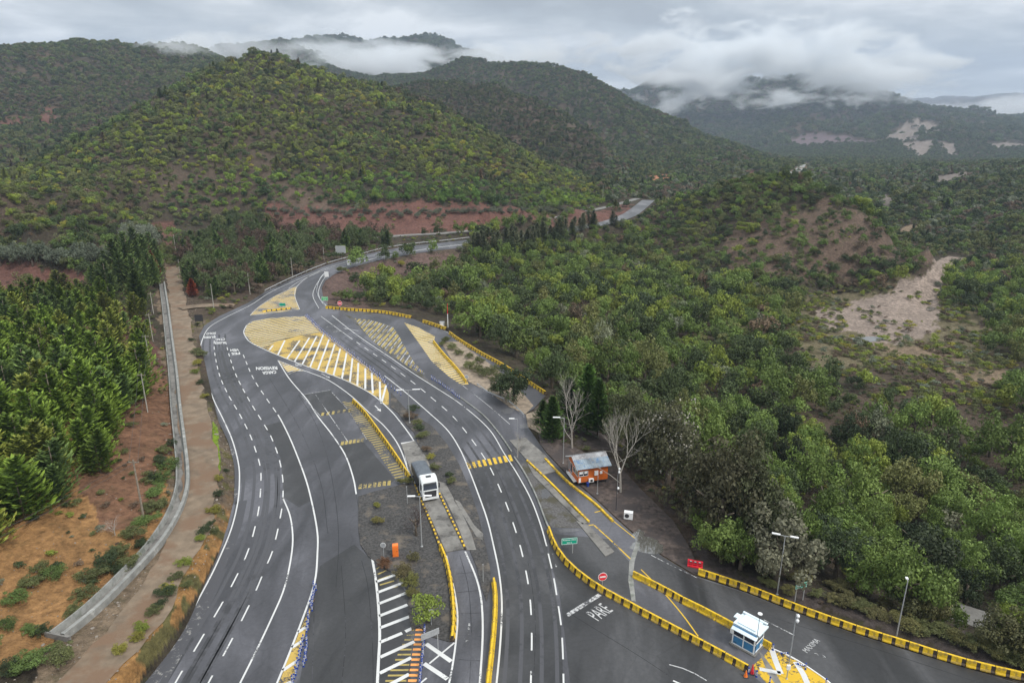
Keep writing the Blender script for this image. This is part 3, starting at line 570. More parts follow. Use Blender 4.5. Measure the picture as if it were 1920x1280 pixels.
for k in range(9):
    t = k/8; a = np.array([879,872])*(1-t)+np.array([957,858])*t
    line([(a[0]-2, a[1]-5.5), (a[0]+2.5, a[1]+6)], 0.5, mb=(yb := globals().get('yb') or MB()))
# direction arrows
def arrow(pl, mb):
    line(pl[:2], 0.22, mb=mb); a, b = P(*pl[0], ZW), P(*pl[1], ZW); d = (b-a)/np.linalg.norm(b-a); n = np.array([d[1], -d[0], 0])
    mb.add([b-n*.42, b+n*.42, b+d*1.3], [(0, 1, 2)])
arrow([(880,1168),(877,1196)], wn); arrow([(603,700),(614,706)], wn); arrow([(703,760),(710,767)], wl); arrow([(672,620),(650,616)], wn)
# yellow hatched islands: yellow sheet with white bars clipped to it
def clip_half(poly, p, n):
    out = []
    for i in range(len(poly)):
        a, b = poly[i], poly[(i+1) % len(poly)]; da = (a-p)@n; db = (b-p)@n
        if da >= 0: out.append(a)
        if (da >= 0) != (db >= 0): out.append(a+(b-a)*(da/(da-db)))
    return out
def bars(poly, a, b, w, step, mb, z=ZW, n=60, k0=0):
    """parallel bars: direction a->b in photo places, repeated every step metres, clipped to the polygon"""
    pw = [p[:2] for p in px2w(poly)]; A, B = P(*a)[:2], P(*b)[:2]; d = (B-A)/np.linalg.norm(B-A); nn = np.array([-d[1], d[0]])
    for k in range(-n, n):
        c = A+nn*step*(k+k0); q = clip_half(pw, c-nn*w/2, nn); q = clip_half(q, c+nn*w/2, -nn) if len(q) > 2 else q
        if len(q) > 2 and np.ptp(np.array(q), axis=0).max() > 0.2: mb.poly([(x, y, z) for x, y in q])
ISA = [(458,626),(462,610),(475,602),(500,597),(540,594),(573,593),(590,607),(607,623),(560,629),(515,642),(492,652),(474,644)]
ISB = [(492,652),(515,642),(560,629),(607,623),(650,657),(700,697),(722,718),(729,737),(729,766),(711,750),(693,736),(641,710),(568,684),(510,661)]
yi = MB(); bars(ISA, (463,627),(600,600), 0.85, 1.6, yi, 0.010); tag(yi.build('yellow_island', M['yellow_pale']), kind='structure'); sheet('yellow_hatching', [ISB], M['yellow_paint'], 0.0105)
TRI = [(469,591),(484,576),(516,555),(545,541),(557,536),(553,555),(562,580),(515,586)]
yt = MB(); bars(TRI, (480,586),(562,574), 0.95, 1.45, yt, .010); tag(yt.build('yellow_triangle', M['yellow_paint']), kind='structure')
bars(ISA, (463,627),(600,600), 0.2, 1.6, wn, ZW, k0=.38); bars(TRI, (480,586),(562,574), 0.2, 1.45, wl, k0=.36)
for a, b in [((505,656),(512,647)),((521,665),(534,638)),((538,672),(562,638)),((552,678),(580,633)),((566,684),(594,630)),((581,689),(607,625)),((596,693),(617,636)),((610,699),(628,644)),((625,704),(638,653)),((641,710),(650,661)),((656,716),(661,671)),((670,722),(672,680)),((685,729),(685,690)),((699,737),(697,699)),((713,750),(712,715)),((715,756),(724,722))]: line([a, b], 0.42)
H1 = [(665,597),(696,600),(737,613),(750,633),(762,655),(777,680),(798,702),(770,690),(735,665),(700,640),(680,618)]
H2 = [(758,605),(785,614),(816,631),(813,641),(831,664),(857,693),(875,716),(879,720),(865,721),(842,706),(810,678),(784,641)]
yf = MB(); bars(H1, (690,612),(700,602), 0.75, 1.5, yf, .0105); tag(yf.build('faded_hatching', M['yellow_worn']), kind='structure'); yf = MB(); bars(H2, (790,652),(826,645), 0.85, 1.35, yf, .010); tag(yf.build('exit_hatching', M['yellow_pale']), kind='structure')
bars(H1, (690,612),(700,602), 0.25, 1.5, wn, k0=.4); bars(H2, (790,652),(826,645), 0.22, 1.35, wn, k0=.4)
TR2 = [(521,675),(575,696),(557,695),(542,701)]; sheet('small_hatching', [TR2], M['yellow_paint'], 0.010); bars(TR2, (530,685),(545,680), 0.3, 1.2, wl)
BTM = [(592,1092),(583,1120),(566,1165),(542,1230),(520,1290),(548,1290),(560,1240),(572,1190),(580,1150),(588,1115)]
BTM = [(590,1120),(567,1170),(542,1230),(519,1290),(547,1290),(553,1258),(563,1222),(573,1182),(580,1150)]
sheet('bottom_hatching', [BTM], M['yellow_paint'], 0.010)
for a, b in [((559,1184),(573,1175)),((547,1213),(566,1201)),((530,1256),(557,1238)),((515,1291),(549,1276))]: line([a, b], 0.42)
RI = [(1410,1248),(1433,1228),(1444,1214),(1465,1222),(1490,1235),(1517,1250),(1546,1272),(1570,1292),(1450,1292),(1432,1274)]
sheet('booth_island', [RI], M['yellow_bright'], 0.010); line([(1447,1216),(1455,1240),(1464,1262)], 0.6); line([(1464,1261),(1424,1253)], 0.5); line([(1492,1240),(1506,1262),(1518,1290)], 0.6)
sheet('drain_strip', [[(1422,1218),(1430,1226),(1452,1256),(1468,1285),(1458,1288),(1440,1262)]], M['concrete'], 0.0145)
# faded yellow bars by the parking strip and the orange bars by the blue posts
yw = MB()
HS = [(641,752),(663,754),(683,776),(715,820),(741,857),(768,897),(756,899),(742,899),(716,860),(697,830),(687,822),(672,799),(652,768)]
bars(HS, (645,757),(662,754), 0.38, 0.95, yw); 
for k in range(6): line([(604+k*10, 779-k*1.4), (606+k*10, 773-k*1.4)], 0.5, mb=yw); line([(641+k*7.5, 834-k*1.2), (643+k*7.5, 827-k*1.2)], 0.5, mb=yw)
for k in range(7): line([(675+k*9, 916-k*1.1), (676+k*9, 907-k*1.1)], 0.5, mb=yw)
for k in range(12):
    y = 1180+k*8.9+k*k*.06; xr = 793-k*.85-(k*k*.03); line([(xr-14-.25*k, y), (xr, y)], 0.33, mb=(ob := globals().get('ob') or MB()))
    if k < 11: line([(xr-14-12-k*3.3, y+.4), (xr-16-.3*k, y)], 0.24, mb=yw)
for k in range(5): line([(706+k*2, 1066+k*10),(718+k*7, 1058+k*10)], 0.25, mb=yw)
line([(1202,1067),(1240,1105),(1280,1152),(1309,1192)], 0.16, mb=yb); line([(1114,984),(1145,1012),(1183,1048)], 0.2, mb=yb); line([(1092,986),(1113,983)], 0.2, mb=yb); line([(1115,960),(1127,957)], 0.2, mb=yb); line([(1150,976),(1190,1008)], .14, mb=yb)
line([(858,1028),(872,1025)], .2, mb=yb); line([(875,1027),(898,1024)], .2, mb=yb)
# seams, tyre wear and dust
paint('dust', (0.30, 0.29, 0.275), 0.80, under=(0.066, 0.066, 0.073), scale=1.2); paint('seam', (0.022, 0.022, 0.024), 0.45, under=(0.066, 0.066, 0.073), scale=1.0); paint('wear', (0.046, 0.046, 0.05), 0.62, under=(0.07, 0.07, 0.077), scale=.5)
du = MB(); line([(258,1290),(322,1195),(378,1100),(405,1046),(428,992),(441,940)], 1.6, .007, du, off=.9); line([(300,1290),(352,1195),(395,1120),(420,1065)], .8, .0075, du)
line([(441,945),(443,900),(441,868),(430,826),(412,789),(392,745)], .5, .007, du)
tag(du.build('road_dust', M['dust']), kind='structure')
se = MB()
for pl in ([(668,926),(673,960),(673,1000),(680,1030)],[(700,1290),(698,1200),(690,1100),(678,1050)],[(590,1100),(588,1180),(585,1290)],[(560,740),(590,790),(612,850),(628,930),(635,1010),(630,1100)],[(500,700),(560,800),(600,900),(615,1000)],[(640,1290),(648,1180),(640,1060)],[(1000,1290),(1003,1150),(985,1030),(960,950),(925,870),(880,800)],[(880,1290),(884,1190),(878,1100),(862,1040)],[(1070,1150),(1110,1175),(1200,1230),(1290,1290)],[(1240,1060),(1330,1110),(1460,1160),(1640,1215),(1900,1300)],[(855,1075),(893,1072)],[(857,1110),(900,1106)],[(858,1150),(905,1148)],[(856,1190),(904,1192)],[(850,1235),(902,1238)]): line(pl, .07, .0085, se)
tag(se.build('road_seam', M['seam']), kind='structure')
we = MB()
for L, o1 in ((L1, 1.0), (L1, 2.6), (L2, 1.0), (L2, 2.6), (L1, -1.2), (L1, -2.7)): we.strip(smooth(px2w(L, .0062), 1.2), .45, .0062, off=o1)
CL = [(654,631),(722,678),(771,714),(810,746),(847,778),(875,811),(904,851),(922,882),(943,929),(958,968),(974,1018),(984,1060),(992,1105),(996,1153),(997,1206),(995,1290)]
for o1 in (-2.7, -1.1, 1.1, 2.7): we.strip(smooth(px2w(CL, .0062), 1.2), .42, .0062, off=o1)
tag(we.build('tyre_wear', M['wear']), kind='structure')
# writing on the asphalt
def text_geo(txt, font_scale=1.0, bold=0.0):
    cu = bpy.data.curves.new('t', 'FONT'); cu.body = txt; cu.align_x = 'CENTER'; cu.align_y = 'CENTER'; cu.offset = bold; cu.resolution_u = 3
    o = bpy.data.objects.new('t', cu); me = bpy.data.meshes.new_from_object(o)
    v = [tuple(q.co) for q in me.vertices]; f = [tuple(p.vertices) for p in me.polygons]
    bpy.data.objects.remove(o); bpy.data.curves.remove(cu); bpy.data.meshes.remove(me)
    xs = [a[0] for a in v]; ys = [a[1] for a in v]; cx, cy = (min(xs)+max(xs))/2, (min(ys)+max(ys))/2
    w, h = max(xs)-min(xs), max(ys)-min(ys)
    return [((a[0]-cx)/w, (a[1]-cy)/h) for a in v], f
def put_text(mb, txt, c, right, up, bold=0.02, m=0):
    v, f = text_geo(txt, bold=bold); c, right, up = map(np.array, (c, right, up)); mb.add([c+right*a+up*b for a, b in v], f, m)
def ground_text(txt, c, r, u, mb=None, z=ZW, bold=0.03):
    """c = centre, r = the place at the right end, u = the place at the top, all in the photograph"""
    C = P(*c, z); put_text(mb or wl, txt, C, 2*(P(*r, z)-C), 2*(P(*u, z)-C), bold)
ground_text('REVISION', (500,690), (480,690.5), (500.5,693)); ground_text('CARGA', (505,698), (492,699), (505.5,700.8))
ground_text('VEH', (440,656), (432,656.5), (440.5,658.2)); ground_text('PES', (442,662.5), (434,663), (442.5,664.8))
ground_text('CTAC', (413,636), (404,636.6), (413.3,638)); ground_text('BUSES', (413,642.5), (402.5,643), (413.3,644.5))
ground_text('SOLO', (396,625), (387,625.6), (395.5,627)); ground_text('BUSES', (393,632), (382,632.5), (392.8,634))
ground_text('PARE', (1124,1146), (1138,1136.5), (1112,1138.5), wn, bold=0.0)
ground_text('ADUANA', (622,615), (612,614), (624,617.5), wn); ground_text('METROS', (632,621), (622,620), (634,623.5), wn)
ground_text('MAXIMA', (1521,1209), (1533,1198), (1516,1206), wn, bold=0); ground_text('20', (1538,1228), (1547,1230), (1535,1225), wn, bold=0)
ground_text('SNCT', (559,683), (553,682.5), (560,686), wn)
tag(wl.build('white_marking', M['white_paint']), 'white lane lines, bars and words painted on the road', kind='structure')
tag(wn.build('worn_white_marking', M['white_worn']), 'worn white lines and words painted on the road', kind='structure')
tag(yb.build('yellow_marking', paint('yellow_line', (0.66, 0.43, 0.04), 0.22, scale=3)), kind='structure'); tag(yw.build('faded_yellow_marking', M['yellow_worn']), kind='structure'); tag(ob.build('orange_marking', M['orange_paint']), kind='structure')
for nm_, dz_ in (('faded_yellow_marking', -.004), ('orange_marking', .0025), ('yellow_marking', .0012), ('worn_white_marking', .0006)): bpy.data.objects[nm_].location.z = dz_
# ================================================================== PLANTS
def leaf_mat(name, instanced, fixed=None):
    m = bpy.data.materials.new(name); m.use_nodes = True; nt = m.node_tree; nt.nodes.clear()
    out = N(nt, 'ShaderNodeOutputMaterial'); b = N(nt, 'ShaderNodeBsdfPrincipled'); tr = N(nt, 'ShaderNodeBsdfTranslucent'); mixs = N(nt, 'ShaderNodeMixShader'); mixs.inputs[0].default_value = 0.16
    va = N(nt, 'ShaderNodeAttribute', attribute_name='vary')
    if instanced: tin = N(nt, 'ShaderNodeAttribute', attribute_name='tint', attribute_type='INSTANCER').outputs['Color']
    elif fixed:
        rgb = N(nt, 'ShaderNodeRGB'); rgb.outputs[0].default_value = (*fixed, 1); tin = rgb.outputs[0]
    else: tin = N(nt, 'ShaderNodeObjectInfo').outputs['Color']
    hs = N(nt, 'ShaderNodeMix', data_type='RGBA', blend_type='MULTIPLY'); hs.inputs[0].default_value = 1
    nt.links.new(tin, hs.inputs[6]); nt.links.new(va.outputs['Color'], hs.inputs[7])
    nt.links.new(hs.outputs[2], b.inputs['Base Color']); nt.links.new(hs.outputs[2], tr.inputs['Color'])
    b.inputs['Roughness'].default_value = 0.6; b.inputs['Specular IOR Level'].default_value = 0.25
    nt.links.new(b.outputs[0], mixs.inputs[1]); nt.links.new(tr.outputs[0], mixs.inputs[2]); nt.links.new(mixs.outputs[0], out.inputs[0])
    M[name] = m; return m
leaf_mat('leaf_far', True); leaf_mat('leaf', False)
mat('bark', (0.12, 0.095, 0.07), 0.9, var=0.3, scale=6); mat('pale_bark', (0.36, 0.33, 0.29), 0.85, var=0.25, scale=5); mat('dark_bark', (0.06, 0.045, 0.04), 0.9, var=0.3, scale=6)
def quads_mesh(name, C, Nn, S, asp, vary, m):
    """rhombic leaf sprays: centres, normals, sizes"""
    n = len(C); r = rng.normal(size=(n, 3)); u = np.cross(Nn, r); u /= np.linalg.norm(u, axis=1)[:, None]+1e-9; v = np.cross(Nn, u)
    return quads_uv(name, C, u*(S*asp)[:, None], v*S[:, None], vary, m)
def quads_uv(name, C, U, V, vary, m):
    n = len(C); co = np.stack([C-U, C-V, C+U, C+V], 1).reshape(-1, 3)
    me = bpy.data.meshes.new(name); me.vertices.add(4*n); me.vertices.foreach_set('co', co.ravel())
    me.loops.add(4*n); me.loops.foreach_set('vertex_index', np.arange(4*n, dtype=np.int32)); me.polygons.add(n); me.polygons.foreach_set('loop_start', np.arange(0, 4*n, 4, dtype=np.int32))
    me.update(calc_edges=True)
    vary = np.asarray(vary)
    if vary.ndim == 1: vary = np.stack([vary]*3, 1)
    c = me.color_attributes.new('vary', 'FLOAT_COLOR', 'POINT'); c.data.foreach_set('color', np.repeat(np.concatenate([vary, np.ones((n, 1))], 1), 4, axis=0).ravel().astype(np.float32))
    me.materials.append(m); return me
def unit(v): return v/(np.linalg.norm(v, axis=1)[:, None]+1e-9)
def crown_points(nc, nl, flat=0.8, cr=(0.26, 0.42), zc=0.95, low=-0.35, spread=(0.5, 0.86)):
    k = unit(rng.normal(size=(nc*3, 3))); k = k[k[:, 2] > low][:nc]; rad = rng.uniform(*spread, len(k))
    cc = k*rad[:, None]*np.array([1, 1, flat])+np.array([0, 0, zc]); cs = rng.uniform(*cr, len(k))
    cc = np.vstack([cc, [[0, 0, zc]]]); cs = np.r_[cs, 0.55]; cv = rng.uniform(0.84, 1.16, len(cc))
    C = []; Nn = []; V = []
    for c, s, v in zip(cc, cs, cv):
        q = unit(rng.normal(size=(nl, 3))); q = q[(q[:, 2] > -0.45) | (rng.random(len(q)) < 0.25)]
        C.append(c+q*s*rng.uniform(0.7, 1.12, len(q))[:, None]); Nn.append(unit(q+rng.normal(size=q.shape)*0.55)); V.append(v*rng.uniform(0.75, 1.25, len(q)))
    return np.vstack(C), np.vstack(Nn), np.concatenate(V)
def broad(name, nc, nl, s, m, **kw):
    C, Nn, V = crown_points(nc, nl, **kw); return quads_mesh(name, C, Nn, rng.uniform(0.6, 1.3, len(C))*s, 0.62, V, m)
def conifer(name, nb, ns, s, m, Rr=0.42, tips=1.35, droop=0.10, base=0.06, ex=.75):
    """unit height; flat sprays along drooping boughs that turn up at the tip"""
    C = []; U = []; Vv = []; K = []
    for i in range(nb):
        t = (i+rng.random())/nb; t = base+(1-base)*t**0.85; L = Rr*(1-t)**ex*rng.uniform(0.7, 1.15)+0.02; a = i*2.39996+rng.normal()*.25
        d = np.array([math.cos(a), math.sin(a), 0]); w = np.array([-d[1], d[0], 0])
        for j in range(ns):
            q = (j+rng.random())/ns; q = 0.12+0.88*q; z = t-droop*math.sin(q*2.4)*L*2+0.30*L*q**3+0.10*L
            p = d*L*q+w*rng.normal()*L*0.16*(1.2-q); p[2] = z+rng.normal()*0.006
            di = d*0.9+w*rng.normal()*0.55+np.array([0, 0, 0.25+0.45*q]); di /= np.linalg.norm(di)
            sd = np.cross(di, np.array([0, 0, 1.0])+rng.normal(size=3)*0.35); sd /= np.linalg.norm(sd)
            sz = s*rng.uniform(0.7, 1.3)
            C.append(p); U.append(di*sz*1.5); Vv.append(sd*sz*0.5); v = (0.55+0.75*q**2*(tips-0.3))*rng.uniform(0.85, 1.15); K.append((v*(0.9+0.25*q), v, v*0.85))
    return quads_uv(name, np.array(C), np.array(U), np.array(Vv), np.array(K), m)
LF, LN = M['leaf_far'], M['leaf']
NEAR_B = [broad('crown', 38, 130, 0.052, LN, flat=f, cr=(.17, .34), spread=(.35, 1.05), low=-.5) for f in (0.78, 0.9, 0.7, 1.0)]
MID_B = [broad('crown', k, 80, 0.066, LN, flat=f, cr=(.18, .38), spread=(.35, 1.05), low=-.5) for f, k in ((0.75, 22), (1.0, 28), (0.65, 20), (1.2, 26))]
FAR_B = [broad('shrub', 10, 34, 0.15, LF, flat=f, cr=(.32, .5)) for f in (0.8, 0.95, 0.65)]
MIDF_B = [broad('shrub', 18, 60, 0.085, LF, flat=f, cr=(.2, .4), spread=(.35, 1.05), low=-.4) for f in (0.8, 0.95, 0.65, 1.05)]
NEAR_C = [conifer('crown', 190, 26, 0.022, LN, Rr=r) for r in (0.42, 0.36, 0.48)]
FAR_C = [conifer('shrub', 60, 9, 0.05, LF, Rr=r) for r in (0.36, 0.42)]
def trunk_mesh(name, h, r, limbs, m, spread=0.5, top=0.75):
    mb = MB(); mb.tube((0, 0, -0.3), (0, 0, h*top), r, r*0.45, 7)
    for k in range(limbs):
        a = k*2.4; z = h*(0.3+0.4*k/limbs); mb.tube((0, 0, z), (math.cos(a)*spread*h*.6, math.sin(a)*spread*h*.6, z+h*0.28), r*0.45, r*0.12, 5)
    o = mb.build(name, m, smooth=True); me = o.data; bpy.data.objects.remove(o); return me
TR_B = trunk_mesh('trunk', 1.0, 0.055, 6, M['bark']); TR_C = trunk_mesh('trunk', 1.0, 0.016, 0, M['bark'], top=0.96)
G_TREE = dict(name='broadleaf_tree')
def tree(name, p, crown, rad, hgt, tint, label, cat='tree', group=None, trunk=None, lean=0):
    """crown meshes of unit radius (broadleaf) are scaled to rad, hgt/1.75; the trunk to hgt"""
    r = empty(name, tuple(p), rng.uniform(0, 6.28), label=label, cat=cat, group=group)
    c = bpy.data.objects.new('crown', crown); COL.objects.link(c); c.parent = r; c.color = (*tint, 1)
    c.scale = (rad*rng.uniform(.78, 1.22), rad*rng.uniform(.78, 1.22), hgt/1.72)
    if trunk is not None:
        t = bpy.data.objects.new('trunk', trunk); COL.objects.link(t); t.parent = r; t.scale = (hgt, hgt, hgt*0.85)
    return r
def cypress(name, leaders, nb, ns, s, m):
    """several leaning leaders of different height merged into one ragged crown"""
    src_ = []
    for i in range(leaders):
        me = conifer(name, nb, ns, s, m, Rr=rng.uniform(.36, .5), droop=.02, base=.02, tips=1.5, ex=.62); k = len(me.vertices); co = np.empty(k*3); me.vertices.foreach_get('co', co); co = co.reshape(-1, 3); c = np.empty(k*4); me.color_attributes['vary'].data.foreach_get('color', c)
        a = i*2.4+rng.random(); sc_ = 1.0 if i == 0 else rng.uniform(.6, .88); o_ = 0 if i == 0 else rng.uniform(.12, .27); co = co*np.array([sc_*.85, sc_*.85, sc_]); co[:, 0] += math.cos(a)*o_+co[:, 2]*rng.normal()*.06; co[:, 1] += math.sin(a)*o_+co[:, 2]*rng.normal()*.06
        src_.append((co.reshape(-1, 4, 3), c.reshape(-1, 4, 4)[:, 0, :3]*rng.uniform(.8, 1.15))); bpy.data.meshes.remove(me)
    q = np.concatenate([a for a, _ in src_]); v = np.concatenate([b for _, b in src_]); C = q.mean(1); U = (q[:, 2]-q[:, 0])/2; V = (q[:, 3]-q[:, 1])/2
    return quads_uv(name, C, U, V, v, m)
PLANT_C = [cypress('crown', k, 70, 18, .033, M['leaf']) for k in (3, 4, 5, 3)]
def con(p, h, w, tint, label, group, crown=None, name='conifer_tree'):
    r = empty(name, tuple(p), rng.uniform(0, 6.28), label=label, cat='conifer', group=group)
    c = bpy.data.objects.new('crown', crown or NEAR_C[int(rng.integers(3))]); COL.objects.link(c); c.parent = r; c.color = (*tint, 1); c.scale = (h*w, h*w, h)
    t = bpy.data.objects.new('trunk', TR_C); COL.objects.link(t); t.parent = r; t.scale = (h, h, h*.98)
    return r
# ------------------------------------------------------------------ scatter
PAL = dict(bright=(0.195,0.235,0.038), yellow=(0.27,0.25,0.045), olive=(0.125,0.138,0.050), dark=(0.053,0.075,0.030), green=(0.112,0.165,0.042), grey=(0.165,0.185,0.125), brown=(0.145,0.105,0.072), rust=(0.18,0.075,0.05), lime=(0.175,0.22,0.042), deep=(0.040,0.058,0.028))
KEYS = list(PAL); PALA = np.array([PAL[k] for k in KEYS])
bands = [(45, 300, 4.8), (300, 620, 3.9), (620, 1250, 5.2), (1250, 2600, 8.2), (2600, 5200, 19)]
SX = []; SY = []; SS = []
for r0, r1, s in bands:
    xs = np.arange(-r1*0.78, r1*0.78, s); ys = np.arange(r0*0.55, r1, s); x, y = np.meshgrid(xs, ys); x = x.ravel()+rng.uniform(-.48, .48, x.size)*s; y = y.ravel()+rng.uniform(-.48, .48, y.size)*s
    r = np.hypot(x, y); a = np.arctan2(x, y); k = (r >= r0) & (r < r1) & (np.abs(a) < math.radians(50 if r1 < 700 else 43)); SX.append(x[k]); SY.append(y[k]); SS.append(np.full(k.sum(), s))
SX = np.concatenate(SX); SY = np.concatenate(SY); SS = np.concatenate(SS); SR = np.hypot(SX, SY); SZ = H(SX, SY)
# keep what can be seen (with a margin for a step aside)
el = (ZG+4-CAMH)/np.exp(LR)[None, :]; rm = np.maximum.accumulate((ZG-CAMH)/np.exp(LR)[None, :], axis=1)
a_ = np.clip(np.rint((np.arctan2(SX, SY)-AZ[0])/dA).astype(int), 0, NA-1); l_ = np.clip(np.rint((np.log(SR)-LR[0])/dL).astype(int), 0, NR-1)
vis = (SZ+6-CAMH)/SR > rm[a_, np.maximum(l_-2, 0)]-0.004
SX, SY, SZ, SR, SS = [q[vis] for q in (SX, SY, SZ, SR, SS)]
SPX, SPY = to_px(SX, SY, SZ)
bareS = grid_lookup(bare, SX, SY); dpS = grid_lookup(DP, SX, SY); d1S = grid_lookup(dr1, SX, SY); d2S = grid_lookup(dr2, SX, SY)
dtr = np.full(len(SX), 99.0); nearS = SR < 300; dtr[nearS] = np.minimum(pdist(SX[nearS], SY[nearS], DIRTW, False)-1.2, pdist(SX[nearS], SY[nearS], CANW, False))
thin = fbm(SX/38, SY/38, 3, 101); slopebare = fbm(SX/90, SY/90, 4, 111)
u = rng.random(len(SX))
prob = np.where(bareS > 0.95, 0.04, np.where(bareS > 0, 1-bareS, 0.97))
prob = np.where((bareS == 0) & (slopebare < 0.34) & (SR > 300), 0.78, prob); prob = np.where((bareS == 0) & (thin < 0.34), np.where(SR > 320, .8, .55), prob)
ok = (u < prob) & (dpS > 1.5) & (d1S > 9) & (d2S > 6) & (dtr > 2.8)
Z = lambda *p: inpoly(SPX, SPY, list(p))
left_low = Z((-300,395),(240,405),(345,440),(345,560),(440,560),(440,700),(450,1400),(-300,1400)) & (SR < 260)
ok &= ~(left_low & (SPY > 560))                     # the plantation on the left is placed by hand
ok &= ~(left_low & (rng.random(len(SX)) < .45))
ok &= ~Z((330,425),(500,425),(720,445),(880,440),(880,452),(720,466),(600,490),(545,512),(460,560),(400,575),(330,560))   # trees beside the far road: by hand
flat_r = Z((1510,545),(1650,545),(1800,590),(1870,700),(1900,800),(1700,780),(1650,720),(1560,720),(1470,640)) & (SR < 420)
ok &= ~(flat_r & (rng.random(len(SX)) < .55)); ok &= ~(inpoly(SPX, SPY, RIVER) & (SR < 440))
ok &= ~Z((1000,765),(1030,745),(1100,790),(1200,830),(1300,960),(1320,1060),(1200,950),(1100,860)) 
ok &= ~(Z((1700,1115),(1960,1195),(1960,1225),(1690,1150)) & (SR < 100))
SX, SY, SZ, SR, SS, SPX, SPY = [q[ok] for q in (SX, SY, SZ, SR, SS, SPX, SPY)]
flat_r = flat_r[ok]; n = len(SX)
Z = lambda *p: inpoly(SPX, SPY, list(p))
zone = np.full(n, 0)   # default: mixed olive
zone[Z((-300,330),(40,325),(190,255),(300,200),(430,122),(490,106),(560,122),(660,155),(740,178),(880,235),(1010,305),(1130,362),(1130,400),(500,400),(250,420),(-300,480)) & (SR < 850)] = 1
zone[(SR > 800) & (SPX < 480)] = 2
zone[Z((690,182),(800,156),(930,162),(1060,222),(1230,325),(1130,362),(1010,308),(880,236),(740,180)) & (SR > 700)] = 3
zone[(SR > 1000) & (SPX > 560) & (zone != 3)] = 4
zone[(SR < 420) & (SPX > 640)] = 5
zone[(SR > 420) & (SR < 1500) & (SPX > 1130)] = 6
zone[Z((1200,400),(1270,370),(1360,345),(1440,335),(1540,350),(1660,430),(1760,480),(1600,540),(1450,560),(1250,500)) & (SR > 300)] = 7
zone[flat_r] = 8
WTS = {0: 'olive3 dark2 green2 brown1', 1: 'bright4 olive5 lime.8 dark1.6 yellow.3 brown1 green1.6', 2: 'olive4 dark3 brown3 green1', 3: 'olive4 dark3 brown3 bright.5', 4: 'dark4 olive3 green1 brown2', 5: 'green5.5 dark3 lime2.2 olive3.2 grey.45 deep2 brown.3', 6: 'dark3 olive3 grey1 brown1.5 green1', 7: 'dark3 green3 olive3 brown2 bright1', 8: 'olive4 grey2 bright3 brown2'}
import re as _re
tint = np.zeros((n, 3)); pn = fbm(SX/(14+SR*.03), SY/(14+SR*.03), 3, 131)
for z, s in WTS.items():
    k = np.where(zone == z)[0]; w = np.zeros(len(KEYS))
    for it in s.split():
        nm, v = _re.match(r'([a-z]+)([\d.]+)', it).groups(); w[KEYS.index(nm)] = float(v)
    cw = np.cumsum(w/w.sum()); q = np.clip(rng.random(len(k))*0.72+sstep(.25, .75, pn[k])*0.28, 0, .9999); tint[k] = PALA[np.searchsorted(cw, q)]
far_mix = np.clip((SR-700)/2500, 0, .6)[:, None]; tint = tint*(1-far_mix)+np.array(PAL['dark'])*1.1*far_mix
yl = Z((330,330),(620,330),(800,330),(1130,370),(1130,395),(500,395),(300,400)) & (SR < 560); tint[yl] *= np.array([.8, .98, .95])
tint *= rng.uniform(0.75, 1.3, (n, 1))*np.array([1, 1, 1])+rng.normal(0, .02, (n, 3))
tint[zone == 3] *= .78; tint[zone == 5] *= np.array([1.12, 1.08, 1.0]); tint = np.clip(tint, .012, .4)
size = SS*rng.uniform(0.30, 0.68, n)
big = rng.random(n) < 0.12; size[big & (SR < 900)] *= 1.3
size[flat_r] = rng.uniform(.6, 1.5, flat_r.sum()); hz = rng.uniform(0.85, 1.25, n)
hz[zone == 5] *= 1.25
size[(zone == 5)] *= 1.14; size[(zone == 5) & (size < 1.7)] *= 1.25
size[(zone == 1) & (SR < 500)] *= .92
bushy = Z((1500,680),(1930,680),(1930,900),(1700,860),(1560,760)) & (SR < 260); size[bushy & (rng.random(n) < .5)] *= .6
# ------------------------------------------------------------------ the trees that show largest are objects
ang = size/SR; cand = np.where((zone == 5) & (SPX < 1990) & (SPX > 600) & (SPY > 470))[0]
cand = cand[np.argsort(-ang[cand]*rng.uniform(.9, 1.1, len(cand)))][:165]
isobj = np.zeros(n, bool); isobj[cand] = True
GL = 'leafy trees of the forest below the highway'
for i in cand:
    rr = size[i]; me = NEAR_B if SR[i] < 150 else MID_B
    tree('broadleaf_tree', (SX[i], SY[i], SZ[i]-0.2), me[int(rng.integers(4))], rr, rr*1.72*hz[i]*rng.uniform(.85, 1.1), tuple(tint[i]), 'green leafy tree in the dense forest right of and below the highway', 'tree', GL, TR_B)
K = np.where(~isobj)[0]
col_src = bpy.data.collections.new('plant_kinds')
def src(me, nm):
    o = bpy.data.objects.new(nm, me); col_src.objects.link(o); return o
for i, me_ in enumerate(FAR_B): src(me_, 'shrub_kind_a%d' % i)
for i, me_ in enumerate(MIDF_B): src(me_, 'shrub_kind_b%d' % i)
for i, me_ in enumerate(FAR_C): src(me_, 'shrub_kind_c%d' % i)
var = np.where(SR[K] < 420, 3+rng.integers(0, 4, len(K)), rng.integers(0, 3, len(K)))
con_k = (rng.random(len(K)) < 0.05) & (SR[K] < 1200) & (SR[K] > 450); var = np.where(con_k, 7+rng.integers(0, 2, len(K)), var)
scl = np.stack([size[K]*rng.uniform(.78, 1.25, len(K)), size[K]*rng.uniform(.78, 1.25, len(K)), size[K]*hz[K]*.92], 1)
scl[con_k] = (size[K][con_k]*2.6)[:, None]
XX, YY, ZZ = SX[K], SY[K], SZ[K]-size[K]*0.12; TT = tint[K]
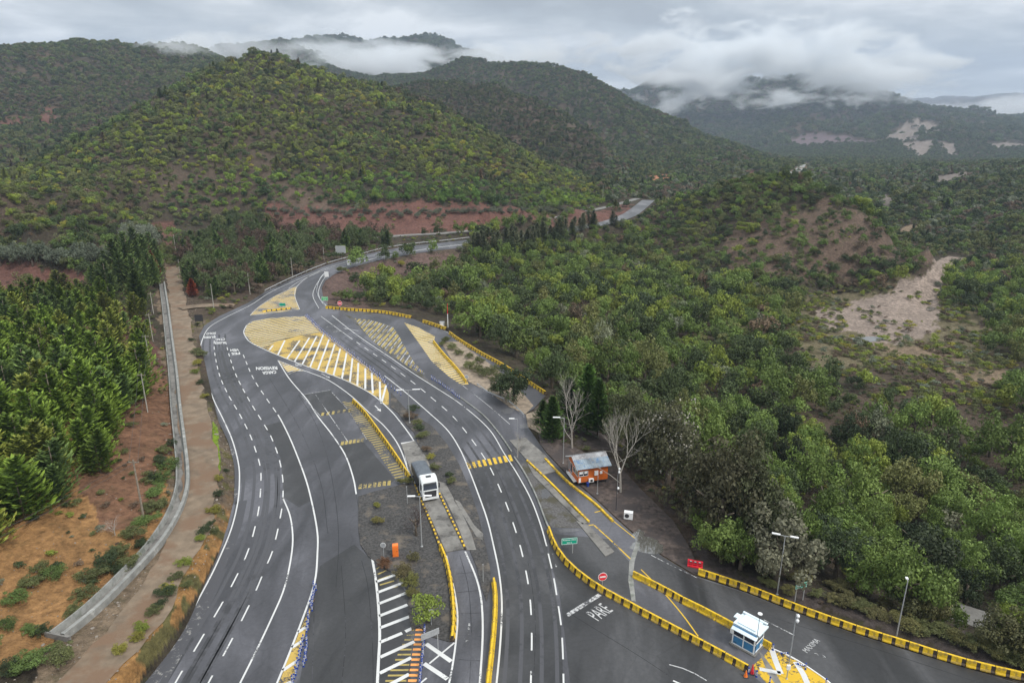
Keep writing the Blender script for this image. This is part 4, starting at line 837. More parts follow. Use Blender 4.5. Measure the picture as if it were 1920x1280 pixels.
def gn_scatter(name, X, Y, Zc, S, V, TT, label, coll=None):
    m = bpy.data.meshes.new(name); k = len(X); m.vertices.add(k); m.vertices.foreach_set('co', np.stack([X, Y, Zc], 1).ravel())
    a = m.attributes.new('tint', 'FLOAT_COLOR', 'POINT'); a.data.foreach_set('color', np.concatenate([TT, np.ones((k, 1))], 1).ravel().astype(np.float32))
    a = m.attributes.new('size', 'FLOAT_VECTOR', 'POINT'); a.data.foreach_set('vector', S.ravel().astype(np.float32))
    a = m.attributes.new('which', 'INT', 'POINT'); a.data.foreach_set('value', V.astype(np.int32))
    a = m.attributes.new('turn', 'FLOAT_VECTOR', 'POINT'); a.data.foreach_set('vector', np.stack([rng.normal(0, .08, k), rng.normal(0, .08, k), rng.uniform(0, 6.28, k)], 1).ravel().astype(np.float32))
    o = bpy.data.objects.new(name, m); COL.objects.link(o); tag(o, label, kind='stuff')
    g = bpy.data.node_groups.new(name+'_nodes', 'GeometryNodeTree'); g.interface.new_socket('Geometry', in_out='INPUT', socket_type='NodeSocketGeometry'); g.interface.new_socket('Geometry', in_out='OUTPUT', socket_type='NodeSocketGeometry')
    gi = g.nodes.new('NodeGroupInput'); go = g.nodes.new('NodeGroupOutput'); ip = g.nodes.new('GeometryNodeInstanceOnPoints'); ci = g.nodes.new('GeometryNodeCollectionInfo')
    ci.inputs[0].default_value = coll or col_src; ci.inputs[1].default_value = True; ci.inputs[2].default_value = True
    def at_(nm, dt):
        q = g.nodes.new('GeometryNodeInputNamedAttribute'); q.data_type = dt; q.inputs[0].default_value = nm; return q.outputs[0]
    g.links.new(gi.outputs[0], ip.inputs['Points']); g.links.new(ci.outputs[0], ip.inputs['Instance']); ip.inputs['Pick Instance'].default_value = True
    g.links.new(at_('which', 'INT'), ip.inputs['Instance Index']); g.links.new(at_('size', 'FLOAT_VECTOR'), ip.inputs['Scale'])
    er = g.nodes.new('FunctionNodeEulerToRotation'); g.links.new(at_('turn', 'FLOAT_VECTOR'), er.inputs[0]); g.links.new(er.outputs[0], ip.inputs['Rotation'])
    g.links.new(ip.outputs[0], go.inputs[0]); md = o.modifiers.new('scatter', 'NODES'); md.node_group = g; return o
gn_scatter('hillside_scrub', XX, YY, ZZ, scl, var, TT, 'dense green scrub and woodland covering the hills and the valley')
print('scatter', n, 'stuff', len(K))
# small tufts and low scrub in the gaps, on the banks and in the river bed
tx = []; ty = []
for r0, r1, s in ((48, 200, 1.9), (200, 420, 3.4)):
    xs = np.arange(-r1*0.72, r1*0.72, s); ys = np.arange(r0*.5, r1, s); x, y = np.meshgrid(xs, ys); x = x.ravel()+rng.uniform(-.5, .5, x.size)*s; y = y.ravel()+rng.uniform(-.5, .5, y.size)*s
    r = np.hypot(x, y); k = (r >= r0) & (r < r1) & (np.abs(np.arctan2(x, y)) < math.radians(42)); tx.append(x[k]); ty.append(y[k])
tx = np.concatenate(tx); ty = np.concatenate(ty); tr_ = np.hypot(tx, ty); bz = grid_lookup(bare, tx, ty); dz = grid_lookup(DP, tx, ty)
q1 = grid_lookup(dr1, tx, ty); q2 = grid_lookup(dr2, tx, ty); dtt = np.minimum(pdist(tx, ty, DIRTW, False)-1.4, pdist(tx, ty, CANW, False)+.8)
cl_ = fbm(tx/9, ty/9, 3, 141); k = (dz > 0.8) & (q1 > 7.5) & (q2 > 5) & (dtt > 2.0) & (rng.random(len(tx)) < np.where(bz > .95, .16, np.where(bz > .65, .62, np.where(bz > .25, .5, .85)))*sstep(.36, .58, cl_))
tx, ty, tr_, bz = tx[k], ty[k], tr_[k], bz[k]; k = len(tx); tzz = H(tx, ty); ts = rng.uniform(.22, .62, k)*np.where(tr_ > 200, 1.6, 1)
tt = PALA[rng.choice([KEYS.index(c) for c in ('olive', 'dark', 'bright', 'brown', 'grey', 'yellow')], k, p=[.32, .22, .12, .2, .1, .04])]*rng.uniform(.7, 1.2, (k, 1))
gn_scatter('low_scrub', tx, ty, tzz-.08, np.stack([ts*1.2, ts*1.2, ts*.8], 1), rng.integers(0, 3, k), tt, 'low tufts and weeds on the banks and bare ground')
print('tufts', k)
# dense low bushes over the open flat by the river bed
xs = np.arange(60, 330, 2.1); ys = np.arange(150, 360, 2.1); x, y = np.meshgrid(xs, ys); x = x.ravel()+rng.uniform(-1, 1, x.size); y = y.ravel()+rng.uniform(-1, 1, y.size); z = H(x, y); px_, py_ = to_px(x, y, z)
k = inpoly(px_, py_, [(1480,560),(1600,535),(1750,520),(1830,545),(1880,640),(1920,720),(1900,780),(1700,770),(1600,720),(1470,680)]); riv = inpoly(px_+rng.normal(0, 9, len(px_)), py_+rng.normal(0, 6, len(px_)), RIVER)
cn = fbm(x/14, y/14, 4, 171); k &= (rng.random(len(x)) < np.where(riv, .16, .95)*sstep(.36, .56, cn)*1.25); x, y, z = x[k], y[k], z[k]; k = len(x); s_ = rng.uniform(.45, 1.15, k)
tt = PALA[rng.choice([KEYS.index(c) for c in ('olive', 'bright', 'yellow', 'brown', 'grey')], k, p=[.42, .26, .08, .14, .1])]*rng.uniform(.7, 1.15, (k, 1))
gn_scatter('flat_scrub', x, y, z-.1, np.stack([s_*1.3, s_*1.3, s_*.8], 1), rng.integers(0, 3, k), tt, 'low yellow green bushes over the open flat beside the river bed')
def pond(px, py, rx, ry, seed):
    c = T(px, py); r = random.Random(seed); a0 = r.random()*6; u = P(px+rx, py, c[2])-P(px, py, c[2]); v = P(px, py-ry, c[2])-P(px, py, c[2]); c = P(px, py, c[2]+.12)
    q = MB(); q.poly([c+u*math.cos(t)*(1+.22*math.sin(3*t+a0)+.12*math.sin(7*t))+v*math.sin(t)*(1+.2*math.sin(2*t+a0)) for t in np.linspace(0, 2*math.pi, 26, endpoint=False)]); tag(q.build('pond', M['water']), 'small pale pond on the river flat', kind='structure')
pond(1625,636,32,6,1); pond(1745,578,12,4,2); pond(1575,612,9,4,3)
# ------------------------------------------------------------------ plantation of conifers on the left
LC = 'green conifer of the dense plantation left of the canal'
spots = []
LP_ = [(-140,560),(60,560),(120,545),(190,560),(262,600),(272,650),(278,690),(272,735),(245,770),(225,820),(215,860),(190,925),(150,945),(80,965),(20,1010),(-80,1080),(-200,1100),(-200,600)]
for _ in range(9000):
    x, y = rng.uniform(-200, 290), rng.uniform(545, 1080)
    if not inpoly(np.array([x]), np.array([y]), LP_)[0]: continue
    p = T(x, y)
    if p[1] < 40 or any((p[0]-q[0])**2+(p[1]-q[1])**2 < (3.6 if y < 800 else 4.4)**2 for q in spots): continue
    spots.append((p[0], p[1], p[2], x, y))
print('plantation', len(spots))
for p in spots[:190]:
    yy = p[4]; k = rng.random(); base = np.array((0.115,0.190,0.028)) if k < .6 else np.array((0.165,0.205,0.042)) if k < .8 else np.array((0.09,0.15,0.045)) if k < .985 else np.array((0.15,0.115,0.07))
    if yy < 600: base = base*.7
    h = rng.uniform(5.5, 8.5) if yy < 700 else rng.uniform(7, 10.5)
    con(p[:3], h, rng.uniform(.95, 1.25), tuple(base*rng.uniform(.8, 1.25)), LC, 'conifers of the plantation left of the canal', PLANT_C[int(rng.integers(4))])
def at_(px, py): return T(px, py)
# dark conifers between the track and the plantation
for x, y, h in [(205,560,12),(232,545,13),(260,545,12),(285,535,12),(215,520,13),(245,510,14),(275,505,13),(190,545,10),(262,578,11),(300,520,10),(255,487,12),(285,490,11),(228,500,11)]:
    con(at_(x, y), h, rng.uniform(.75, .95), tuple(np.array((0.075,0.12,0.04))*rng.uniform(.8, 1.3)), 'tall dark green conifer in the cluster left of the top of the canal', 'dark conifers at the top of the canal', PLANT_C[int(rng.integers(4))])
con(at_(290, 527), 10.5, .8, (0.14, 0.045, 0.030), 'rust red dead conifer at the top end of the canal', None)
con(at_(262, 580), 12, 1.0, (0.07, 0.115, 0.035), 'broad green conifer standing alone at the end of the canal', None)
for x, y in [(250,462),(262,455),(275,452),(268,470),(240,470),(256,478),(285,462),(292,470)]:
    tree('willow_tree', at_(x, y), MID_B[int(rng.integers(4))], 3.6, 7.5, (0.17, 0.19, 0.14), 'silvery grey green tree in the clump left of the dirt track top', 'tree', 'silvery trees left of the dirt track', TR_B)
for i in range(18):
    x, y = -10+i*12, 495+rng.uniform(-8, 6); tree('broadleaf_tree', at_(x, y), MID_B[int(rng.integers(4))], rng.uniform(2.6, 3.6), rng.uniform(5, 7), tuple(np.array((0.14,0.165,0.115))*rng.uniform(.75, 1.15)), 'grey green tree in the row above the red soil at left', 'tree', 'row of grey green trees above the red soil', TR_B)
# mixed trees beside the far road
gm_ = 'mixed trees between the dirt track and the highway bend'
mix = []
MP = [(338,470),(420,430),(560,440),(700,450),(735,455),(735,462),(640,475),(560,505),(500,535),(440,558),(352,555),(345,520)]
for _ in range(4000):
    x, y = rng.uniform(330, 745), rng.uniform(425, 560)
    if not inpoly(np.array([x]), np.array([y]), MP)[0]: continue
    p = T(x, y)
    if any((p[0]-q[0])**2+(p[1]-q[1])**2 < 5.2**2 for q in mix): continue
    if min(pdist(p[:1], p[1:2], PLATW)[0], pdist(p[:1], p[1:2], px2w(ROADC), False)[0]-6, pdist(p[:1], p[1:2], px2w(UPPER), False)[0]-4) < 1.6 or pdist(p[:1], p[1:2], DIRTW, False)[0] < 4.5: continue
    mix.append(p)
for p in mix:
    k = rng.random()
    if k < .30: con(p, rng.uniform(6, 9.5), rng.uniform(.95, 1.25), tuple(np.array((0.075,0.125,0.04))*rng.uniform(.7, 1.4)), 'dark green conifer between the dirt track and the highway bend', gm_+' (conifers)', PLANT_C[int(rng.integers(4))])
    elif k < .52: tree('broadleaf_tree', p, MID_B[int(rng.integers(4))], 3.4, 7, (0.095, 0.062, 0.045), 'reddish brown leafy tree between the dirt track and the highway bend', 'tree', gm_+' (brown)', TR_B)
    else: tree('broadleaf_tree', p, MID_B[int(rng.integers(4))], rng.uniform(3, 4), rng.uniform(6, 8), tuple(np.array((0.08,0.105,0.04))*rng.uniform(.7, 1.2)), 'olive green leafy tree between the dirt track and the highway bend', 'tree', gm_+' (green)', TR_B)
print('mixed', len(mix))
con(at_(362, 556), 6, 1.1, (0.25, 0.06, 0.03), 'small bright rust red conifer in front of the dark trees by the track', None)
# dark row on the near side of the far road
for i, (x, y) in enumerate([(892,470),(905,468),(918,465),(932,466),(946,463),(960,461),(975,463),(990,458),(1004,458),(1020,455),(1034,452),(1046,450),(1058,446),(1075,441),(1092,434),(1110,430),(1150,424),(900,480),(930,478),(965,474),(1000,470)]):
    con(at_(x, y), rng.uniform(7, 11), .95, tuple(np.array((0.09,0.11,0.07))*rng.uniform(.8, 1.4)), 'dark grey green conifer in the row beside the far highway', 'dark conifers beside the far highway', PLANT_C[int(rng.integers(4))])
# ------------------------------------------------------------------ single trees and bushes one can point to
openb = broad('crown', 36, 70, .060, LN, cr=(.16,.28), spread=(.45,1.0))
def bush(px, py, r, h, tint, label, name='bush', me=None, group=None, z=None):
    p = at_(px, py)
    if z is not None: p = P(px, py, z)
    return tree(name, p, me or NEAR_B[int(rng.integers(4))], r, h, tint, label, 'bush', group, TR_B)
bush(802,1166,2.25,3.3,(0.21,0.27,0.05),'bright yellow green bush at the lower end of the gravel island', me=openb, z=.1)
bush(769,1100,1.15,1.7,(0.17,0.17,0.05),'olive bush above the bright bush on the gravel island', z=.1); bush(773,1120,.9,1.2,(0.15,0.14,0.05),'low olive bush touching the bright bush', z=.1)
bush(757,1082,1.3,1.5,(0.13,0.11,0.05),'brownish bush beside the orange box', z=.1); bush(722,1062,1.0,1.0,(0.14,0.07,0.035),'rusty low bush left of the orange box', z=.1); bush(775,1050,.9,1.1,(0.12,0.11,0.05),'small dull bush below the bare purple tree',z=.1)
bush(706,950,.7,.6,(0.20,0.20,0.04),'small yellow green tuft near the top of the gravel island', z=.1); bush(708,982,.8,1.0,(0.18,0.16,0.05),'round yellowish tuft on the left of the gravel island', z=.1); bush(762,905,1.2,1.0,(0.12,0.12,0.04),'low bush at the end of the yellow barrier by the truck', z=.1)
for i, (x, y, r, t) in enumerate([(775,770,1.0,'dark'),(770,785,1.2,'brown'),(782,797,1.0,'olive'),(792,820,1.1,'olive'),(800,845,.9,'brown'),(808,860,.8,'yellow'),(816,880,.9,'olive'),(845,905,.8,'olive'),(843,893,.7,'dark'),(786,806,.9,'dark')]):
    bush(x, y, r, r*1.1, PAL[t], 'low scrubby bush in the gravel strip beside the truck lane', group='bushes in the strip beside the truck lane', z=.1)
for x, y, r in [(835,642,1.5),(848,655,1.4),(828,648,1.0),(880,690,1.6),(895,697,1.5),(910,705,1.7),(925,700,1.6),(880,672,1.2),(900,680,1.3),(930,715,1.6),(860,665,1.1)]:
    bush(x, y, r, r*1.1, tuple(np.array(PAL['olive'])*rng.uniform(.7, 1.3)), 'low olive bush on the pale dirt strip between the exit lanes', group='bushes between the exit lanes', z=.05)
tree('broadleaf_tree', P(963,752,0), NEAR_B[1], 4.4, 7.6, (0.05,0.07,0.028), 'round dark tree between the exit lane and the ramp', 'tree', None, TR_B)
tree('broadleaf_tree', P(938,742,0), NEAR_B[0], 2.6, 4.0, (0.06,0.08,0.03), 'smaller dark tree left of the round dark tree by the ramp', 'tree', None, TR_B)
for x, y, r, c in [(655,565,2.6,'green'),(640,562,2.2,'olive'),(675,566,2.4,'dark'),(690,560,2.0,'green'),(720,545,2.6,'dark'),(700,530,2.6,'dark'),(668,528,2.2,'dark'),(640,512,1.8,'olive'),(715,508,1.9,'yellow'),(722,535,2.2,'bright'),(752,500,1.8,'yellow'),(740,565,2.6,'dark'),(770,560,2.6,'green'),(800,570,2.8,'dark'),(735,515,1.7,'brown')]:
    bush(x, y, r, r*1.35, PAL[c], 'bush on the slope below the inside of the highway bend', group='bushes on the slope inside the highway bend')
for x, y, h, w, c in [(1035,830,9,1.0,(0.06,0.12,0.03)),(1100,805,13,.85,(0.07,0.15,0.03)),(1065,800,10,.9,(0.05,0.09,0.03)),(1120,815,11,.9,(0.06,0.12,0.03)),(1018,805,6,1.0,(0.05,0.09,0.03))]:
    con(P(x, y, -1), h, w, c, 'green conifer behind the bare trees and the orange cabin', 'conifers behind the orange cabin')
for i in range(70):
    x = 470+i*8.6+rng.normal()*2; y = 402-abs(i-35)*.12+rng.normal()*1.2+(9 if i % 3 == 0 and i < 45 else 0); bush(x, y, rng.uniform(1.4, 2.3), rng.uniform(2, 3.6), tuple(np.array((0.13,0.145,0.10))*rng.uniform(.6, 1.2)), 'grey green bush in the rows planted across the red cut', group='rows of grey green bushes on the red cut')
bigc = broad('crown', 44, 150, 0.045, LN, flat=1.15, cr=(.2, .34), spread=(.35, .95), low=-.7, zc=1.0)
for x, y, r, h, c, l in [(1250,925,4.8,13,(0.085,0.085,0.045),'tall loose tree with pale blossom right of the orange cabin'),(1205,890,4.2,11,(0.08,0.085,0.04),'dull olive tree behind the bare tree beside the cabin'),(1345,1035,5.6,13,(0.072,0.068,0.036),'broad dark brown green tree above the red barrier'),(1300,985,4.4,11,(0.075,0.075,0.038),'dark tree between the pale blossom tree and the broad dark tree'),(1400,1040,5.2,12,(0.068,0.075,0.034),'dark tree right of the broad dark tree above the striped barrier'),(1440,1075,4.4,9,(0.07,0.08,0.036),'dark rounded tree left of the tall double lamp'),(1180,850,4.5,11,(0.09,0.10,0.045),'olive tree rising behind the orange cabin roof'),(1370,985,4.8,12,(0.08,0.08,0.038),'dark tree behind the broad dark tree')]:
    tree('broadleaf_tree', P(x, y, -1.5), bigc, r, h*.98, c, l, 'tree', None, TR_B)
bl = bpy.data.materials.new('pale_blossom'); bl.use_nodes = True; bl.node_tree.nodes['Principled BSDF'].inputs['Base Color'].default_value = (0.30,0.28,0.23,1); M['pale_blossom'] = bl
C_, N_, V_ = crown_points(40, 22, flat=1.1, cr=(.2, .34), spread=(.55, .98)); bm_ = quads_mesh('blossom', C_, N_, rng.uniform(.02, .045, len(C_)), .8, V_, bl)
bt = [o for o in bpy.data.objects if o.get('label', '').startswith('tall loose tree with pale blossom')][0]; o = bpy.data.objects.new('blossom', bm_); COL.objects.link(o); o.parent = bt; o.scale = (4.9, 4.9, 13/1.72)
for x, y, r in [(1440,1098,1.0),(1478,1112,.9),(1530,1118,1.1),(1560,1128,1.0),(1590,1135,1.4),(1612,1142,1.5),(1640,1158,1.2),(1700,1178,1.5),(1722,1186,1.4),(1745,1188,1.5),(1770,1195,1.4),(1795,1208,1.5),(1822,1214,1.4),(1850,1222,1.3),(1872,1232,1.5),(1898,1240,1.5),(1925,1248,1.5),(1660,1140,1.3),(1575,1105,1.5),(1500,1090,1.3)]:
    bush(x, y, r, r*.95, tuple(np.array([(0.16,0.15,0.055),(0.13,0.12,0.05),(0.11,0.12,0.045)][int(rng.integers(3))])*rng.uniform(.8, 1.2)), 'low olive bush close behind the forest edge barriers', group='bushes behind the forest edge barriers')
for i, (x, y, r, h, c) in enumerate([(1712,1160,2.4,4.5,(0.10,0.10,0.042)),(1742,1172,2.3,4.2,(0.12,0.115,0.045)),(1690,1150,2.2,4.4,(0.07,0.085,0.035)),(1868,1222,2.2,4.6,(0.09,0.09,0.04)),(1900,1232,2.4,5.2,(0.11,0.105,0.042)),(1935,1240,2.4,5,(0.08,0.10,0.04)),(1765,1135,2.0,4,(0.09,0.10,0.04))]):
    tree('broadleaf_tree', T(x, y), NEAR_B[i % 4], r, h, c, 'brownish green tree screening the lower road behind the striped barriers', 'tree', 'trees screening the lower road', TR_B)
# bare trees
def bare_tree(p, h, m, label, seed, upright=True, dens=1.0, name='bare_tree', r0=0.16):
    r = random.Random(seed); tk = MB(); br = MB()
    def grow(a, d, L, rad, lev, mb):
        b = a+d*L; mb.tube(tuple(a), tuple(b), rad, rad*.62, 6 if lev < 2 else 4, cap=lev == 0)
        if lev >= 6 or L < .2: return
        for _ in range(r.choice((2, 3, 3)) if lev < 4 else 2):
            ax = Vector((r.gauss(0, 1), r.gauss(0, 1), r.gauss(0, .6))).normalized(); nd = (d+ax*(.40 if upright else .75)*dens+Vector((0, 0, .16 if upright else .02))).normalized()
            grow(b, nd, L*r.uniform(.62, .86), rad*.58, lev+1, br)
        if lev < 3: grow(a+d*L*.55, (d*.5+Vector((r.gauss(0, 1), r.gauss(0, 1), .3))).normalized(), L*.55, rad*.35, lev+2, br)
    root = empty(name, tuple(p), 0, label=label, cat='bare tree')
    a = Vector((0, 0, -.3)); d = Vector((r.gauss(0, .05), r.gauss(0, .05), 1)).normalized(); grow(a, d, h*.27, r0, 0, tk)
    t = tk.build('trunk', m, root); b = br.build('branches', m, root); return root
bare_tree(P(1073,842,-.3), 14, M['pale_bark'], 'large pale leafless tree left of the orange cabin roof', 5, r0=.2)
bare_tree(P(1164,925,-.3), 14, M['pale_bark'], 'tall pale leafless tree right of the orange cabin', 11, r0=.2)
bare_tree(P(971,858,.1), 4.6, M['pale_bark'], 'thin grey leafless shrub at the head of the yellow kerb', 15, r0=.06, name='bare_shrub')
bare_tree(P(780,1002,.1), 5.4, M['dark_bark'], 'dark leafless purple brown tree on the gravel island below the truck', 21, upright=False, r0=.14)
bare_tree(T(216,1004), 3.6, M['pale_bark'], 'pinkish grey leafless bush on the orange slope left of the canal', 31, upright=False, r0=.07, name='bare_shrub')
pur = leaf_mat('purple_leaf', False)
bush(780,1000,1.9,3.6,(0.075,0.048,0.055),'sparse purple brown foliage of the dark tree on the gravel island', me=broad('crown', 16, 22, .035, LN), z=.4, name='purple_bush')
# banks and slope bushes
sl_ = [(100,1085,1.6),(60,1100,1.4),(30,1130,1.5),(75,1070,1.1),(120,1235,1.5),(60,1250,1.6),(20,1260,1.3),(160,1120,1.2),(180,1085,1.6),(200,1060,1.7),(225,1040,1.5),(215,1075,1.2),(250,1010,1.6),(275,985,1.5),(285,960,1.4),(265,1025,1.2),(300,950,1.2),(305,905,1.7),(315,880,1.8),(300,870,1.5),(290,900,1.2),(310,850,1.4),(322,835,1.0),(245,800,1.1),(235,850,.9),(80,1190,1.1),(140,1150,1.0),(10,1180,1.2),(-20,1220,1.5),(295,930,1.5),(240,1060,1.3),(60,1185,.9)]
for x, y, r in sl_: bush(x, y, r*1.0, r*.95, tuple(np.array(PAL[['olive','dark','olive','green'][int(rng.integers(4))]])*rng.uniform(.6, 1.1)), 'olive green bush on the orange slope left of the canal', group='bushes on the slope left of the canal')
for x, y, r in [(312,1115,1.1),(318,1108,.9),(268,1180,.8),(258,1200,.8),(330,1085,.8),(345,1060,.9),(383,1000,.9),(375,1015,.8),(400,960,.9),(410,930,.8),(396,985,.7),(412,900,.8),(372,685,1.4),(367,662,1.2),(377,668,1.3),(360,640,1.0),(365,700,1.0),(375,720,.9),(385,745,.8),(370,610,.9),(395,590,.9),(420,578,.9),(447,566,.9),(225,1220,.7),(290,1150,.8),(425,885,.6),(405,1000,.6),(350,1100,.7),(300,1135,.7)]:
    bush(x, y, r, r*1.0, tuple(np.array(PAL[['olive','dark','yellow','bright'][int(rng.integers(4))]])*rng.uniform(.6, .95)), 'small bush on the bank between the dirt track and the highway', group='small bushes on the highway bank')

# loose stones on the banks and along the track
def rock(seed):
    r = np.random.default_rng(seed); bm = bmesh.new(); bmesh.ops.create_icosphere(bm, subdivisions=1, radius=1)
    for v in bm.verts: v.co *= r.uniform(.7, 1.15); v.co.z *= .65
    me = bpy.data.meshes.new('stone'); bm.to_mesh(me); bm.free(); me.materials.append(M['stone']); return me
mat('stone', (0.25, 0.215, 0.18), 0.9, var=0.3, scale=4)
col_st = bpy.data.collections.new('stone_kinds')
for i in range(3): col_st.objects.link(bpy.data.objects.new('stone_kind_%d' % i, rock(i)))
x = []; y = []
for a in DIRTW[::1]:
    for _ in range(10):
        sd = rng.choice([-1, 1]); w_ = 2.6+abs(rng.normal())*1.6; x.append(a[0]+sd*w_+rng.normal()*.3); y.append(a[1]+rng.normal()*.8)
x = np.array(x+list(rng.uniform(-60, -18, 1500))); y = np.array(y+list(rng.uniform(45, 190, 1500))); dz = grid_lookup(DP, x, y); k = (dz > .3) & (np.abs(np.arctan2(x, y)) < .85) & (np.hypot(x, y) > 35); dct = np.full(len(x), 9.0); dct[k] = pdist(x[k], y[k], CANW, False); k &= dct > 1.3; x, y = x[k], y[k]; k = len(x); z = H(x, y)
s_ = rng.uniform(.05, .13, k)*np.where(rng.random(k) < .06, 2.2, 1); gn_scatter('loose_stones', x, y, z+.03, np.stack([s_]*3, 1), rng.integers(0, 3, k), np.full((k, 3), .2), 'loose stones along the dirt track and on the banks', col_st)
# ================================================================== OBJECTS
mat('barrier_yellow', (0.72, 0.46, 0.012), 0.55, var=0.14, scale=1.2, dirt=((0.33, 0.22, 0.04), 0.42), dscale=1.7)
mat('barrier_black', (0.045, 0.03, 0.02), 0.7, var=0.2, dirt=((0.16, 0.10, 0.03), 0.3), dscale=2)
mat('white_metal', (0.74, 0.76, 0.78), 0.45, var=0.05); mat('galvanised', (0.42, 0.43, 0.44), 0.5, metal=0.3, var=0.12, scale=3); mat('dark_metal', (0.04, 0.04, 0.045), 0.5)
mat('wood_pole', (0.24, 0.20, 0.155), 0.9, var=0.25, scale=4); mat('concrete_pole', (0.38, 0.36, 0.32), 0.9, var=0.2, scale=2)
mat('green_sign', (0.0, 0.30, 0.20), 0.5, var=0.05); mat('light_green_sign', (0.05, 0.42, 0.13), 0.5, var=0.05); mat('red_plastic', (0.70, 0.03, 0.05), 0.4, var=0.1); mat('white_plastic', (0.78, 0.78, 0.78), 0.4, var=0.06)
mat('blue_plastic', (0.012, 0.045, 0.26), 0.35, var=0.15); mat('orange_plastic', (0.85, 0.20, 0.03), 0.4, var=0.06); mat('cable', (0.05, 0.05, 0.05), 0.6)
LAB_B = 'yellow and black striped barrier block '
def prof_block(L, stripes, y, k, h=0.82, wb=0.60, wt=0.24, lean=1):
    """jersey barrier block along x, faces striped along the length"""
    prof = [(-wb/2, 0), (-wb/2, .10), (-wb*.33, .28), (-wt/2, h-.02), (-wt/2+.03, h), (wt/2-.03, h), (wt/2, h-.02), (wb*.33, .28), (wb/2, .10), (wb/2, 0)]
    xs = [0]; ms = []
    if stripes:
        per = L/stripes
        for i in range(stripes): xs += [i*per+per*.72, (i+1)*per]; ms += [0, 1]
    else: xs += [L]; ms = [0]
    mb = MB(); g = 0.03
    for i, mm in enumerate(ms):
        x0, x1 = xs[i]-L/2+(g if i == 0 else 0), xs[i+1]-L/2-(g if i == len(ms)-1 else 0)
        ins = 0.0 if mm == 0 else 0.035; vs = []
        for x in (x0, x1):
            for j, (a, b) in enumerate(prof):
                q = a-math.copysign(ins, a) if 2 <= j <= 2 or 7 <= j <= 7 else a; vs.append((x, q, b))
        n = len(prof)
        for j in range(n-1):
            mm2 = mm if j not in (3, 4, 5) else 0
            mb.add([vs[j], vs[n+j], vs[n+j+1], vs[j+1]], [(0, 1, 2, 3)], mm2)
        if i == 0: mb.add(vs[:n], [tuple(range(n))], 0)
        if i == len(ms)-1: mb.add(vs[n:], [tuple(range(n))[::-1]], mm)
    o = mb.build('block', [M['barrier_yellow'], M['barrier_black']]); me = o.data; bpy.data.objects.remove(o); return me
BLK = prof_block(2.52, 2, 0, 0); BLP = prof_block(2.52, 0, 0, 0)
def barrier(pl, me, label, group, L=2.52, z=0.0, h=1.0, dy=0):
    s = smooth([P(x, y+dy, z) for x, y in pl], 0.4); tot = np.linalg.norm(np.diff(s, axis=0), axis=1).sum(); n = max(1, int(round(tot/L))); st = tot/n
    for i in range(n):
        a, _ = cut(s, i*st, i*st+st); p, q = a[0], a[-1]; c = (p+q)/2; d = q-p
        o = bpy.data.objects.new('concrete_barrier', me); COL.objects.link(o); o.location = c; o.rotation_euler = (0, 0, math.atan2(d[1], d[0])+rng.normal()*.008); o.location[2] += 0; o.scale = (np.linalg.norm(d)/L, 1, h)
        tag(o, label, 'barrier', group)
barrier([(1029,995),(1040,1025),(1061,1056),(1093,1085),(1128,1109),(1159,1126),(1197,1147),(1266,1184),(1332,1219),(1402,1258)], BLK, LAB_B+'in the long curved run behind the stop sign', 'curved barrier run behind the stop sign')
barrier([(1309,1075),(1345,1087),(1398,1105),(1499,1145),(1606,1183),(1686,1208),(1805,1245),(1925,1274),(2040,1310)], BLK, LAB_B+'along the forest edge at lower right', 'barrier run along the forest edge')
barrier([(1187,1080),(1221,1097)], BLP, 'plain yellow barrier block at the upper end of the booth run', 'plain yellow barrier blocks above the booth run')
barrier([(1221,1097),(1250,1112),(1280,1129)], BLK, LAB_B+'leading down to the white and blue booth', 'striped barrier blocks leading to the booth')
barrier([(1280,1129),(1330,1154),(1376,1179)], BLP, 'plain yellow barrier block just behind the white and blue booth', 'plain yellow barrier blocks behind the booth')
barrier([(1426,1206),(1444,1216)], BLP, 'plain yellow barrier block in front of the white and blue booth', 'plain yellow block in front of the booth', L=2.2)
barrier([(926,1092),(929,1128),(925,1194),(914,1292)], BLP, 'plain yellow barrier block in the run left of the main carriageway', 'plain yellow run beside the main carriageway', L=2.52)
barrier([(826,1028),(839,1062),(848,1115),(851,1168),(848,1203)], BLK, LAB_B+'in the run beside the bright bush', 'barrier run beside the gravel island')
barrier([(662,754),(684,776),(716,820),(742,857),(770,900)], BLK, LAB_B+'in the run that ends at the truck', 'barrier run that ends at the truck')
barrier([(611,578),(654,582),(719,587),(773,597)], BLK, LAB_B+'along the far side of the exit lane', 'barrier run along the far side of the exit lane')
barrier([(793,604),(815,611),(838,619)], BLK, LAB_B+'in the short run by the red and white mast', 'short barrier run by the mast')
barrier([(843,626),(862,640),(901,664),(948,690),(1023,740)], BLK, LAB_B+'in the run going down the exit ramp', 'barrier run going down the exit ramp')
barrier([(813,642),(831,665),(857,694),(875,718)], BLP, 'plain yellow barrier block beside the hatched exit island', 'plain yellow run beside the exit island', h=.9)
barrier([(492,585),(515,582),(547,579)], BLK, 'low '+LAB_B+'on the yellow triangle at the bend', 'low barrier on the yellow triangle', h=.6)
